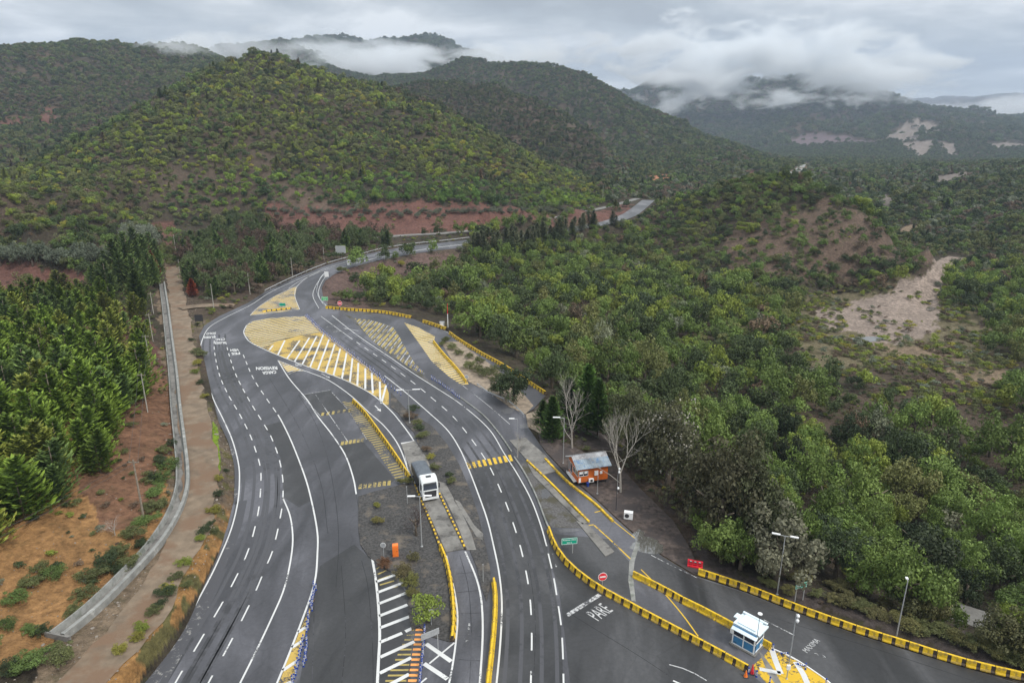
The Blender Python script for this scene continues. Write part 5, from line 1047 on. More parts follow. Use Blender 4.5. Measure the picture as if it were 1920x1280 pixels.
def kerb(name, pl, w, h, m, z=0.0, stripes=None, label=None):
    s = smooth(px2w(pl, z), 0.5); mb = MB(); n = len(s)
    t = np.gradient(s, axis=0)[:, :2]; t /= np.linalg.norm(t, axis=1)[:, None]; nn = np.stack([t[:, 1], -t[:, 0]], 1)
    for i in range(n-1):
        a, b = s[i], s[i+1]; q = []
        for p, k in ((a, nn[i]), (b, nn[i+1])):
            for sg, zz in ((-1, 0), (-1, h), (1, h), (1, 0)): q.append((p[0]+k[0]*sg*w/2, p[1]+k[1]*sg*w/2, z+zz))
        mb.add(q, [(0, 4, 5, 1), (1, 5, 6, 2), (2, 6, 7, 3)]+([(0, 1, 2, 3)] if i == 0 else [])+([(4, 7, 6, 5)] if i == n-2 else []), 0 if not stripes or (i//stripes) % 2 == 0 else 1)
    return tag(mb.build(name, [m, M['barrier_black']]), label, kind='structure')
kerb('yellow_kerb', [(988,864),(1031,905),(1104,979)], .28, .28, M['barrier_yellow'], label='low yellow kerb left of the cabin lane')
kerb('yellow_kerb', [(1022,861),(1062,902),(1114,944),(1149,978)], .32, .30, M['barrier_yellow'], label='low yellow kerb in front of the orange cabin')
kerb('striped_kerb', [(777,904),(791,942),(810,985),(826,1028)], .26, .26, M['barrier_yellow'], z=.1, stripes=1, label='low yellow and black kerb left of the truck lane')
kerb('striped_kerb', [(824,926),(840,960),(858,998),(873,1030)], .24, .22, M['barrier_yellow'], z=.1, stripes=1, label='low yellow and black kerb right of the truck lane')
kerb('island_kerb', [(1434,1208),(1444,1214),(1490,1235),(1546,1272),(1560,1284)], .12, .10, M['white_plastic'])
kerb('carriageway_kerb', [(862,745),(906,779),(937,815),(959,847)], .22, .22, M['concrete_light']); kerb('carriageway_kerb', [(964,857),(984,888),(1005,930),(1023,977),(1029,990)], .22, .22, M['concrete_light'])
# guardrails
def guardrail(pl, label, m='galvanised', zf=lambda p: 0.0, step=3.0, h=0.62):
    w = [P(x, y, 0) for x, y in pl]; s = smooth(w, step); r = empty('guardrail', tuple(s[0]), label=label, cat='guardrail'); o0 = s[0]
    rb = MB(); pr = [(-.04, h-.16), (.03, h-.11), (-.04, h-.03), (.03, h+.05), (-.04, h+.12)]
    ss = smooth(w, 1.2); t = np.gradient(ss, axis=0)[:, :2]; t /= np.linalg.norm(t, axis=1)[:, None]
    for i in range(len(ss)-1):
        q = []
        for k in (i, i+1):
            nx, ny = t[k][1], -t[k][0]
            for a, b in pr: q.append((ss[k][0]+nx*a-o0[0], ss[k][1]+ny*a-o0[1], b))
        n = len(pr); rb.add(q, [(j, n+j, n+j+1, j+1) for j in range(n-1)])
    rb.build('rail', M[m], r)
    pm = MB(); pm.box((0, 0, h/2), (.12, .14, h)); po = pm.build('post', M['galvanised'], r)
    for i, p in enumerate(s[:98]):
        q = po if i == 0 else po.copy()
        if i: COL.objects.link(q)
        q.location = (p[0]-o0[0], p[1]-o0[1], 0)
guardrail([(497,547),(549,522),(612,496),(677,478),(720,467),(770,459),(820,454),(880,447)], 'long metal guardrail on the outside of the highway bend', step=4)
guardrail([(640,505),(700,488),(770,474),(830,465),(885,459)], 'metal guardrail on the inside of the highway bend', step=4)
guardrail([(610,512),(600,524),(594,545),(600,563),(612,575)], 'white kerb rail curving round the inside of the bend', 'white_metal', h=.4)
guardrail([(895,724),(910,736),(928,745),(945,752)], 'short grey rail along the dirt beside the exit lane')
guardrail([(952,755),(968,768),(982,782)], 'sloping grey rail above the puddles')
guardrail([(1010,404),(1078,397),(1128,386)], 'pale rail along the upper service road', step=4)
# delineator posts
def post_mesh():
    mb = MB(); r = .085
    for z0, z1, m in ((.0, .12, 0), (.12, .26, 0), (.26, .34, 1), (.34, .42, 0), (.42, .50, 1), (.50, .58, 0), (.58, .66, 1), (.66, .80, 0)):
        rr = r*(1.5 if z0 == 0 else 1); mb.tube((0, 0, z0), (0, 0, z1), rr, r if z0 == 0 else rr, 8, m, cap=z0 in (0, .66))
    o = mb.build('p', [M['blue_plastic'], M['white_plastic']]); me = o.data; bpy.data.objects.remove(o); return me
PM = post_mesh()
def posts(pl, sp, label, group, off=0, jit=.06, sc=1.0):
    s = smooth(px2w(pl), .3); tot = np.linalg.norm(np.diff(s, axis=0), axis=1).sum(); n = int(tot/sp)
    for i in range(n+1):
        a, _ = cut(s, min(i*sp, tot-.05), min(i*sp+.04, tot)); o = bpy.data.objects.new('delineator_post', PM); COL.objects.link(o); sh = .8+.35*rng.random()
        o.location = (a[0][0]+rng.normal()*jit+off, a[0][1]+rng.normal()*jit, 0.0); o.scale = (sc, sc, sc*sh); o.rotation_euler = (rng.normal()*.05, rng.normal()*.05, 0); tag(o, label, 'post', group)
posts([(573,594),(607,627),(667,674),(721,718)], .95, 'blue and white delineator post in the dense row along the big yellow hatched island', 'posts along the big hatched island')
posts([(576,592),(610,625),(670,672),(725,716)], 1.3, 'blue and white delineator post in the dense row along the big yellow hatched island', 'posts along the big hatched island')
posts([(722,719),(740,732),(752,741)], 1.6, 'blue and white delineator post in the loose row below the big hatched island', 'posts below the big hatched island')
posts([(766,684),(778,690),(791,698)], .9, 'blue and white delineator post in the short row by the tip of the faded hatching', 'posts by the faded hatching')
posts([(808,710),(825,720),(845,734),(861,747)], .85, 'blue and white delineator post in the row at the merge', 'posts at the merge')
posts([(592,1098),(588,1118),(583,1146)], .42, 'blue and white delineator post in the upper cluster of the bottom yellow hatching', 'upper posts by the bottom hatching', jit=.09)
posts([(579,1155),(575,1190)], .45, 'blue and white delineator post in the middle cluster of the bottom yellow hatching', 'middle posts by the bottom hatching', jit=.08)
posts([(569,1201),(562,1230),(551,1274),(548,1290)], .45, 'blue and white delineator post in the lower cluster of the bottom yellow hatching', 'lower posts by the bottom hatching', jit=.05)
posts([(576,1198),(574,1225),(571,1250)], .45, 'blue and white delineator post in the second column right of the bottom hatching', 'second column of posts', jit=.05)
posts([(797,1182),(793,1225),(789,1262),(786,1292)], .42, 'blue and white delineator post in the dense row beside the orange painted bars', 'posts beside the orange bars', jit=.02)
for (x, y), l in [((1449,1218),'beside the yellow block in front of the booth'),((1510,1254),'upright on the right edge of the booth island'),((1548,1283),'at the lower right corner of the booth island'),((1418,1268),'beside the red cone below the booth'),((1443,1280),'near the bottom edge left of the lamp on the booth island'),((1403,1262),'behind the orange cone')]:
    o = bpy.data.objects.new('delineator_post', PM); COL.objects.link(o); o.location = P(x, y); tag(o, 'blue and white post '+l, 'post')
for (x, y), l in [((1464,1224),'tilted on the edge of the booth island behind the lamp'),((1494,1243),'lying flat on the edge of the booth island')]:
    o = bpy.data.objects.new('delineator_post', PM); COL.objects.link(o); o.location = P(x, y, .1); o.rotation_euler = (0, 1.1 if 'tilt' in l else 1.5, -.5); tag(o, 'blue and white delineator post '+l, 'post')
def cone(px, py, m, label, h=.75):
    r = empty('traffic_cone', tuple(P(px, py)), label=label, cat='cone'); a = MB(); a.box((0, 0, .03), (.5, .5, .06)); a.build('base', M['dark_metal'], r)
    b = MB(); b.lathe((0, 0, .06), [(.2, 0), (.035, h)], 12); b.build('cone', M[m], r)
    if m == 'orange_plastic': c = MB(); c.lathe((0, 0, .06+h*.45), [(.118, 0), (.09, h*.18)], 12); c.build('band', M['white_plastic'], r)
cone(1398,1268,'orange_plastic','orange traffic cone at the lower end of the curved barrier run'); cone(1410,1262,'red_plastic','tall red cone beside the orange cone below the booth', 1.1)
# ------------------------------------------------------------------ poles, lamps, signs
def ph(b, ty):
    """height of a pole whose foot is b and whose top shows at row ty"""
    lo, hi = 0.3, 25
    for _ in range(40):
        m_ = (lo+hi)/2; y = to_px(b[0], b[1], b[2]+m_)[1]
        if y > ty: lo = m_
        else: hi = m_
    return lo
def lamp(bx, by, ty, arms, label, z=0.0, L=1.1, r=.075, m='galvanised', name='street_lamp', box=False):
    b = P(bx, by, z); h = ph(b, ty); R_ = empty(name, tuple(b), label=label, cat='street lamp')
    p = MB(); p.lathe((0, 0, 0), [(r*2.2, 0), (r*2.2, .08), (r, .12), (r*.62, h)], 10); p.build('pole', M[m], R_)
    for a in arms:
        a = math.radians(a); d = np.array([math.cos(a), math.sin(a), 0.06]); q = MB(); q.tube((0, 0, h-.05), tuple(d*L*.55+np.array([0, 0, h-.02])), .035, .03, 6); q.build('arm', M['galvanised'], R_)
        hd = MB(); c = d*L*.8+np.array([0, 0, h]); hd.box(tuple(c), (L*.75, .26, .10), a); hd.box(tuple(c-np.array([0, 0, .06])), (L*.6, .2, .03), a); hd.build('lamp_head', M['white_plastic'], R_)
    if box: q = MB(); q.box((.12, -.1, 1.5), (.3, .22, .45)); q.build('box', M['white_plastic'], R_)
    return R_, h
lamp(1457,1114,1004,(-20,160),'tall street lamp with two white heads at the forest edge', z=-.1, L=1.25)
lamp(1680,1196,1088,(75,),'slim pole with one white head among the forest edge bushes', z=-.1, L=.5)
lamp(768,792,731,(5,185),'street lamp with two heads on the gravel strip above the truck', L=1.9, z=.1)
lamp(791,1024,930,(3,183),'street lamp with two white heads in front of the truck cab', L=1.35, z=.1)
lamp(1056,868,783,(178,),'dark pole with one white head turned left at the cabin lane', L=1.6, r=.06)
lamp(970,856,785,(180,),'thin pole with a flat pale head rising from the leafless shrub', L=1.2, r=.05)
def camera_pole(bx, by, ty, label, z=0, m='galvanised', n=2, box=False, r=.06):
    b = P(bx, by, z); h = ph(b, ty); R_ = empty('camera_pole', tuple(b), label=label, cat='camera pole'); p = MB(); p.lathe((0, 0, 0), [(r*2, 0), (r*2, .06), (r, .1), (r*.7, h)], 10); p.build('pole', M[m], R_)
    for k in range(n): c = MB(); c.lathe((.16, -.08, h-.25-.55*k), [(.05, .25), (.16, .12), (.17, 0), (.1, -.16)], 12); c.tube((0, 0, h-.05-.55*k), (.16, -.08, h-.02-.55*k), .025); c.build('camera', M['white_plastic'], R_)
    if box: q = MB(); q.box((-.05, -.14, 1.6), (.34, .22, .5)); q.build('box', M['white_plastic'], R_)
camera_pole(1475,1272,1150,'tall camera pole with a white dome on the yellow booth island', box=True)
camera_pole(1155,956,912,'short dark post with a white box right of the cabin', m='dark_metal', n=1, z=-.05)
camera_pole(1157,925,876,'pole with two white domes right of the cabin', n=2, z=-.05, r=.04)
b = P(1415,1228,0); h = ph(b, 1150); R_ = empty('disc_lamp', tuple(b), label='thin black pole with a round white disc lamp at the booth corner', cat='street lamp'); p = MB(); p.tube((0, 0, 0), (0, 0, h), .035, .03, 8); p.build('pole', M['dark_metal'], R_); p = MB(); p.lathe((0, 0, h-.03), [(.05, -.05), (.24, 0), (.24, .06), (.05, .1)], 16); p.build('lamp_head', M['white_plastic'], R_)
def util_pole(bx, by, ty, label, r=.13, m='concrete_pole', cross=True, zoff=0, lean=0.0, group=None):
    b = T(bx, by)+np.array([0, 0, zoff]); h = ph(b, ty); R_ = empty('utility_pole', tuple(b), label=label, cat='utility pole', group=group); R_.rotation_euler = (0, lean, 0)
    p = MB(); p.tube((0, 0, -.2), (0, 0, h), r, r*.62, 8); p.build('pole', M[m], R_)
    if cross: p = MB(); p.box((0, 0, h-.35), (1.5, .10, .12)); [p.tube((x, 0, h-.3), (x, 0, h-.12), .04, .03, 6) for x in (-.68, 0.2, .68)]; p.build('crossarm', M['wood_pole'], R_)
    return b+np.array([lean*h, 0, h])
tops = [util_pole(269,968,862,'tall dark weathered pole on the orange slope near the canal', m='wood_pole', r=.16), util_pole(277,773,700,'pale pole left of the canal on the red soil', r=.12), util_pole(284,700,628,'slim pale pole beside the middle of the canal', r=.11), util_pole(287,640,588,'pale pole beside the conifers at the canal', r=.11), util_pole(288,588,549,'short pale pole below the lone conifer by the canal', r=.12), util_pole(330,474,440,'pale pole at the far end of the dirt track', cross=False)]
util_pole(337,509,486,'pole in the trees right of the dirt track', cross=False); util_pole(401,578,532,'pale concrete pole at the junction of the dirt track', cross=False, r=.12); util_pole(469,552,512,'pale pole in front of the dark trees by the bend', cross=False, r=.12)
util_pole(549,521,483,'pale pole behind the guardrail of the bend', cross=False, r=.12); util_pole(608,489,462,'pale pole left of the big white sign', cross=False, r=.12); util_pole(822,438,420,'thin pole on the upper road in front of the red cut', cross=False, r=.1); util_pole(977,420,402,'far thin pole beside the upper road', cross=False, r=.12); util_pole(1130,378,348,'far pole where the roads meet', cross=False, r=.14)
wm_ = MB()
for k in (-.6, .6):
    for a, b in zip(tops[:-2], tops[1:-1]):
        q = [a+(b-a)*t+np.array([k, 0, -.25-1.2*4*t*(1-t)*.35]) for t in np.linspace(0, 1, 9)]
        for i in range(8): wm_.tube(tuple(q[i]), tuple(q[i+1]), .022, None, 4, cap=False)
    a = tops[0]; b = a+np.array([-6, -45, 6]); q = [a+(b-a)*t+np.array([k, 0, -.25-2*t*(1-t)]) for t in np.linspace(0, 1, 9)]
    for i in range(8): wm_.tube(tuple(q[i]), tuple(q[i+1]), .022, None, 4, cap=False)
tag(wm_.build('power_line', M['cable']), 'pair of overhead wires strung along the poles beside the canal', 'power line')
# signs
def sign(bx, by, ty, w, h, m, label, posts_=(-.3, .3), yaw=0, z=0.0, lines=(), border=True, name='road_sign', flip=False, pm='galvanised', bord='white_plastic'):
    b = P(bx, by, z); H_ = ph(b, ty); R_ = empty(name, tuple(b), math.radians(yaw), label=label, cat='road sign')
    for x in posts_: p = MB(); p.box((x*w, .04, (H_-h*.2)/2), (.09, .06, H_-h*.2)); p.build('post', M[pm], R_)
    pn = MB(); pn.box((0, 0, H_-h/2), (w, .03, h)); pan = pn.build('panel', M[m], R_)
    if border:
        q = MB(); t = .05*min(1, h)
        for c, s in (((0, -.018, H_-t), (w*.97, .008, t)), ((0, -.018, H_-h+t), (w*.97, .008, t)), ((-w*.485+t/2, -.018, H_-h/2), (t, .008, h-t*3)), ((w*.485-t/2, -.018, H_-h/2), (t, .008, h-t*3))): q.box(c, s)
        q.build('border', M[bord], pan)
    if lines:
        q = MB(); n = len(lines)
        for i, (txt, fw) in enumerate(lines): put_text(q, txt, (0, -.022, H_-h*(i+.5)/n*0.86-h*.07), (w*fw, 0, 0), (0, 0, h/n*.42), bold=.02)
        q.build('lettering', M[bord], pan)
    return R_
sign(1067,1037,1008,2.15,.95,'green_sign','green direction sign with two lines on one post behind the curved barrier', posts_=(.22,), yaw=8, lines=(('Puente Alto',.82),('km 6',.3)))
sign(1498,1127,1092,1.65,.72,'green_sign','small green direction sign on two posts beside the tall double lamp', posts_=(-.35,.35), yaw=18, z=-.05, lines=(('Retorno  A',.8),))
sign(610,572,556,2.0,1.3,'light_green_sign','light green sign at the start of the far barrier run', posts_=(-.3,.3), lines=(('Retorno',.7),('Salida',.5)))
sign(530,577,568,2.0,1.0,'green_sign','low green sign on the yellow triangle', posts_=(-.3,.3))
sign(655,502,487,1.5,2.2,'white_plastic','white rectangular sign on the inside of the bend further away', posts_=(0,), lines=(('50',.5),), border=False)
sign(613,524,509,1.5,2.0,'white_plastic','white rectangular sign at the start of the inside rail', posts_=(0,), lines=(('40',.5),), border=False)
sign(640,487,461,4.2,3.0,'galvanised','large pale sign on a single tall post above the bend', posts_=(.05,), border=True, name='large_sign')
sign(375,613,590,2.3,1.9,'dark_metal','dark backed sign on two black posts left of the highway edge', posts_=(-.42,.42), pm='dark_metal', border=False)
sign(809,1172,1142,.62,.95,'white_plastic','small white notice on a post in front of the bright bush', posts_=(0,), z=.05, lines=(('NO',.6),('BOTAR',.7)), border=False)
def disc_sign(bx, by, ty, r, label, style, z=0, yaw=0, oct_=False):
    b = P(bx, by, z); H_ = ph(b, ty); R_ = empty('road_sign', tuple(b), math.radians(yaw), label=label, cat='road sign'); p = MB(); p.tube((0, .03, 0), (0, .03, H_), .035, .035, 8); p.build('post', M['galvanised'], R_)
    n = 24; c = (0, 0, H_-r); d = MB()
    for yy, rr, m in ((0.0, r, 0), (-.012, r*.9, 1)):
        vs = [(rr*math.cos(2*math.pi*k/n), yy-.012, c[2]+rr*math.sin(2*math.pi*k/n)) for k in range(n)]+[(rr*math.cos(2*math.pi*k/n), yy+.012, c[2]+rr*math.sin(2*math.pi*k/n)) for k in range(n)]
        d.add(vs, [tuple(range(n)), tuple(range(n, 2*n))[::-1]]+[(k, n+k, n+(k+1) % n, (k+1) % n) for k in range(n)], m)
    if style == 'noentry': d.box((0, -.03, c[2]), (r*1.3, .01, r*.34), 0, 0)
    d.build('panel', [M['white_plastic'], M['red_plastic' if style != 'grey' else 'galvanised']], R_)
disc_sign(1129,1103,1073,.58,'round red no entry sign with a white bar behind the curved barrier','noentry', yaw=10)
disc_sign(638,582,564,.75,'round red sign behind the far barrier run','noentry'); disc_sign(875,719,703,.42,'round white sign at the end of the plain yellow barrier','grey')
disc_sign(720,1048,1017,.36,'round pale sign on a thin post left of the orange box','grey', z=.1)
# weighing island furniture
b = P(742,1041,.1); R_ = empty('cabinet', tuple(b), .15, label='bright orange upright cabinet on the gravel island', cat='cabinet'); q = MB(); q.box((0, 0, .82), (.75, .7, 1.55)); q.box((0, 0, 1.63), (.68, .62, .08)); body = q.build('body', M['orange_plastic'], R_); q = MB(); q.box((0, -.36, .85), (.58, .03, 1.3)); q.build('door', M['orange_plastic'], R_); q = MB(); q.box((.2, -.385, .9), (.05, .03, .16)); q.build('handle', M['dark_metal'], body)
b = P(1178,972,-.02); R_ = empty('air_unit', tuple(b), -.25, label='white boxy air conditioning unit standing alone on the dark gravel', cat='air unit'); q = MB(); q.box((0, 0, .62), (1.25, .7, 1.05)); q.build('casing', M['white_plastic'], R_); q = MB(); q.lathe((0, 0, 0), [(.32, 0), (.32, .02)], 18); g = q.build('grille', M['dark_metal'], R_); g.rotation_euler = (math.pi/2, 0, 0); g.location = (-.2, -.352, .65)
q = MB(); [q.box((x, y, .05), (.1, .5, .1)) for x in (-.45, .45) for y in (0,)]; q.build('foot', M['dark_metal'], R_)
b = P(1303,1062,-.02); R_ = empty('plastic_barrier', tuple(b), -.32, label='bright red plastic barrier lying at the head of the forest edge barriers', cat='barrier'); q = MB(); q.box((0, 0, .12), (1.9, .6, .2)); [q.box((0, 0, z), (1.9, .28, .12)) for z in (.45, .85)]; [q.box((x, 0, .5), (.2, .3, .72)) for x in (-.85, -.3, .3, .85)]; q.build('body', M['red_plastic'], R_)
q = MB(); [q.box((x, -.155, .85), (.26, .01, .1)) for x in (-.55, 0, .55)]; q.build('reflector', M['white_plastic'], R_)
b = P(840,614,0); h = ph(b, 569); R_ = empty('radio_mast', tuple(b), label='slender red and white mast by the exit ramp', cat='mast')
for k in range(7): q = MB(); q.tube((0, 0, h*k/7), (0, 0, h*(k+1)/7), .14-.012*k, None, 6); q.build('section', M['red_plastic' if k >= 4 and k % 2 == 0 or k == 5 else 'white_plastic'], R_)
b = P(829,612,0); R_ = empty('equipment_cabinet', tuple(b), label='small grey equipment cabinet left of the red and white mast', cat='cabinet'); q = MB(); q.box((0, 0, .7), (1.3, .8, 1.3)); q.box((0, 0, 1.38), (1.4, .9, .06)); q.build('body', M['galvanised'], R_); q = MB(); q.box((0, -.41, .7), (.9, .02, 1.0)); q.build('door', M['white_plastic'], R_)
for (x, y), l in [((1006,1086),'between the truck exit and the yellow barrier run')]:
    pass
for bx, by, ty, l in [((906,1090,1058,'thin leaning post on the concrete beside the truck exit')), ((1120,925,893,'thin post in front of the orange cabin')), ((758,906,876,'thin pole at the end of the yellow barrier by the truck')), ((764,944,912,'dark slim pole left of the truck'))]:
    b = P(bx, by, .05); h = ph(b, ty); q = MB(); q.tube((0, 0, 0), (0, 0, h), .045, .035, 8); q.box((0, 0, h), (.12, .12, .08)); q.box((0, 0, .02), (.25, .25, .04)); o = q.build('slim_post', M['galvanised'], loc=tuple(b)); tag(o, l, 'post')
# portal sign over the gravel island (grey board on two legs)
b = P(808,1222,0); R_ = empty('board_sign', tuple(b), .55, label='grey board on two legs seen from behind beside the orange bars', cat='road sign')
for x in (-.85, .85): q = MB(); q.box((x, 0, 1.35), (.07, .07, 2.7)); q.build('leg', M['galvanised'], R_)
q = MB(); q.box((0, 0, 2.35), (2.1, .05, .75)); q.build('board', M['galvanised'], R_)
# shelter frame by the bare trees
b = P(1003,800,0); R_ = empty('timber_frame', tuple(b), .2, label='small dark timber frame at the edge of the pale dirt', cat='frame')
for x in (-.9, .9): q = MB(); q.box((x, 0, .95), (.1, .1, 1.9)); q.build('post', M['wood_pole'], R_)
q = MB(); q.box((0, 0, 1.85), (2.2, .14, .14)); q.build('beam', M['wood_pole'], R_)
# ------------------------------------------------------------------ canal
cb = MB(); R_ = empty('concrete_canal', tuple(CANW[0]), label='long pale concrete irrigation canal running beside the dirt track', cat='canal'); o0 = CANW[0]
ss = CANW; t = np.gradient(ss, axis=0)[:, :2]; t /= np.linalg.norm(t, axis=1)[:, None]
def canal_part(prof, name, m):
    mb = MB(); n = len(prof)
    for i in range(len(ss)-1):
        q = []
        for k in (i, i+1):
            nx, ny = t[k][1], -t[k][0]
            for a, b in prof: q.append((ss[k][0]+nx*a-o0[0], ss[k][1]+ny*a-o0[1], ss[k][2]+b-o0[2]))
        mb.add(q, [(j, n+j, n+j+1, j+1) for j in range(n-1)])
    mb.build(name, m, R_)
mat('stained_concrete', (0.245, 0.245, 0.23), 0.85, var=0.2, scale=.9, dirt=((0.45, 0.45, 0.42), 0.08), dscale=0.9)
# heading along the canal is away from the camera, so +a is to the right
canal_part([(-1.0, -.9), (-1.0, .42), (-.84, .42), (-.66, -.32)], 'left_wall', M['concrete_light'])
canal_part([(-.66, -.32), (.15, -.32)], 'canal_bed', M['concrete'])
canal_part([(.15, -.32), (.5, .50), (.95, .50), (1.0, -.8)], 'right_wall', M['stained_concrete'])
endw = MB(); endw.box((0, 0, -.2), (3.2, .3, 1.0), math.atan2(t[0][1], t[0][0])+math.pi/2); endw.build('end_wall', M['concrete'], R_)
# ------------------------------------------------------------------ orange cabin
mat('cabin_orange', (0.52, 0.115, 0.012), 0.6, var=0.12, scale=2); mat('roof_blue', (0.235, 0.285, 0.33), 0.45, var=0.3, scale=.8, dirt=((0.10, 0.19, 0.34), 0.35), dscale=1.3); mat('roof_grey', (0.34, 0.34, 0.35), 0.55, var=0.25, scale=.9, dirt=((0.22, 0.2, 0.2), .4), dscale=1.5)
gl = bpy.data.materials.new('glass'); gl.use_nodes = True; bb = gl.node_tree.nodes['Principled BSDF']; bb.inputs['Base Color'].default_value = (0.015, 0.02, 0.035, 1); bb.inputs['Roughness'].default_value = 0.08; bb.inputs['Specular IOR Level'].default_value = .8; M['glass'] = gl
FZ = .62
A_, B_, C_ = P(1084,905,FZ), P(1139,897,FZ), P(1056,883,FZ)
ux = (B_-A_)[:2]; Lx = np.linalg.norm(ux); ux /= Lx; uy = (C_-A_)[:2]; Ly = np.linalg.norm(uy); uy0 = np.array([-ux[1], ux[0]]); print('cabin', Lx, Ly, 'cos', ux@uy/Ly)
cab_rot = math.atan2(ux[1], ux[0]); cab = empty('cabin', (A_[0], A_[1], 0), cab_rot, label='orange timber cabin with a blue metal gable roof on short stilts', cat='cabin')
Ly = min(max(abs(uy@uy0), 3.2), 6.5); WH = 2.6; RH = 1.0; ov = .42
q = MB(); q.box((Lx/2, Ly/2, FZ+WH/2), (Lx, Ly, WH))
q.add([(0, 0, FZ+WH), (0, Ly, FZ+WH), (0, Ly/2, FZ+WH+RH)], [(0, 1, 2)]); q.add([(Lx, 0, FZ+WH), (Lx, Ly, FZ+WH), (Lx, Ly/2, FZ+WH+RH)], [(0, 2, 1)]); wall = q.build('wall', M['cabin_orange'], cab)
def slope(name, y0, z0, y1, z1, m):
    q = MB(); n_ = 34
    for k in range(n_):
        xa, xb = -ov+(Lx+2*ov)*k/n_, -ov+(Lx+2*ov)*(k+1)/n_; r_ = .03 if k % 2 else 0
        q.add([(xa, y0, z0+r_), (xb, y0, z0+r_), (xb, y1, z1+r_), (xa, y1, z1+r_), (xa, y0, z0+r_-.06), (xb, y0, z0+r_-.06), (xb, y1, z1+r_-.06), (xa, y1, z1+r_-.06)], [(0, 1, 2, 3), (4, 7, 6, 5), (0, 4, 5, 1), (2, 6, 7, 3), (0, 3, 7, 4), (1, 5, 6, 2)])
    return q.build(name, m, cab)
yr = Ly/2; zr = FZ+WH+RH+.08; k_ = RH/(Ly/2)
slope('roof_slope', -ov, zr-(yr+ov)*k_, yr*.62, zr-(yr*.38)*k_, M['roof_blue']); slope('roof_slope', yr*.62, zr-(yr*.38)*k_+.015, yr, zr+.015, M['roof_grey']); slope('roof_slope', yr, zr, Ly+ov, zr-(yr+ov)*k_, M['roof_grey'])
q = MB(); 
for x in (-ov-.02, Lx+ov+.02): q.add([(x, -ov, zr-(yr+ov)*k_-.12), (x, yr, zr-.12), (x, Ly+ov, zr-(yr+ov)*k_-.12), (x, Ly+ov, zr-(yr+ov)*k_+.04), (x, yr, zr+.05), (x, -ov, zr-(yr+ov)*k_+.04)], [(0, 1, 4, 5), (1, 2, 3, 4)])
q.build('bargeboard', M['white_metal'], cab)
def win(c, w, h, face, name='window', panes=2):
    """face 'f' looks along -y, 's' along -x"""
    q = MB(); f = MB(); d = .035
    if face == 'f': q.box((c[0], -.012, c[1]), (w, .03, h)); bars_ = [((c[0]+w*(k/panes-.5), -.035, c[1]), (.05, .03, h)) for k in range(panes+1)]+[((c[0], -.035, c[1]+s*h/2), (w, .034, .05)) for s in (-1, 1)]
    else: q.box((-.012, c[0], c[1]), (.03, w, h)); bars_ = [((-.035, c[0]+w*(k/panes-.5), c[1]), (.03, .05, h)) for k in range(panes+1)]+[((-.035, c[0], c[1]+s*h/2), (.034, w, .05)) for s in (-1, 1)]
    o = q.build(name, M['glass'], cab); [f.box(a, b) for a, b in bars_]; f.build('frame', M['white_metal'], o); return o
win((Lx*.17, FZ+1.5), Lx*.30, .8, 'f'); q = MB(); q.box((Lx*.09, -.03, FZ+1.66), (.55, .02, .38)); q.box((Lx*.25, -.03, FZ+1.66), (.5, .02, .38)); q.build('blind', M['white_plastic'], cab)
win((Ly*.16, FZ+1.45), Ly*.26, .95, 's'); win((Ly*.42, FZ+1.45), Ly*.2, .95, 's'); win((Ly*.72, FZ+1.15), Ly*.2, 1.7, 's', 'door', 1); win((Ly*.93, FZ+1.2), Ly*.10, 1.6, 's', 'window', 1)
q = MB(); q.box((-.22, Ly*.55, FZ-.08), (.42, Ly*.8, .1)); q.box((-.45, Ly*.55, FZ-.02), (.04, Ly*.8, .4)); q.build('ramp', M['white_metal'], cab)
for x, z, w, h in ((Lx*.60, FZ+1.35, .62, .75), (Lx*.76, FZ+1.35, .38, .42)): q = MB(); q.box((x, -.09, z), (w, .16, h)); q.box((x, -.18, z), (w*.5, .02, h*.5)); q.build('wall_box', M['white_plastic'], cab)
q = MB(); q.box((Lx*.42, -.22, FZ+.3), (.8, .35, .55)); au = q.build('air_conditioner', M['white_plastic'], cab); q = MB(); q.box((Lx*.42, -.402, FZ+.3), (.4, .012, .4)); q.build('grille', M['dark_metal'], au)
q = MB(); q.box((.25, -.03, FZ+.42), (.35, .05, .75)); q.build('panel', M['white_plastic'], cab)
for x in (.2, Lx*.33, Lx*.66, Lx-.2):
    for y in (.2, Ly/2, Ly-.2): q = MB(); q.box((x, y, FZ/2), (.16, .16, FZ)); q.build('stilt', M['dark_metal'], cab)
q = MB(); q.box((Lx/2, Ly/2, FZ-.06), (Lx*1.0, Ly*1.0, .12)); q.build('floor_frame', M['dark_metal'], cab)
bb_ = P(1102,911,0); q = MB(); q.lathe((0, 0, 0), [(.2, 0), (.24, .6), (.26, .62), (.24, .65), (.05, .66)], 12); tag(q.build('bucket', M['blue_plastic'], loc=tuple(bb_)), 'blue drum under the front of the orange cabin', 'drum')
# ------------------------------------------------------------------ white and blue booth
mat('booth_blue', (0.045, 0.20, 0.40), 0.5, var=0.12, scale=1.5, dirt=((0.02, 0.09, 0.2), .3), dscale=1.5); mat('roof_white', (0.66, 0.75, 0.80), 0.45, var=0.05)
A_, B_, C_ = P(1413,1226,.15), P(1373,1204,.15), P(1430,1203,.15); ux = (B_-A_)[:2]; Lw = np.linalg.norm(ux); uy = (C_-A_)[:2]; print('booth', Lw, np.linalg.norm(uy), (ux@uy)/Lw/np.linalg.norm(uy))
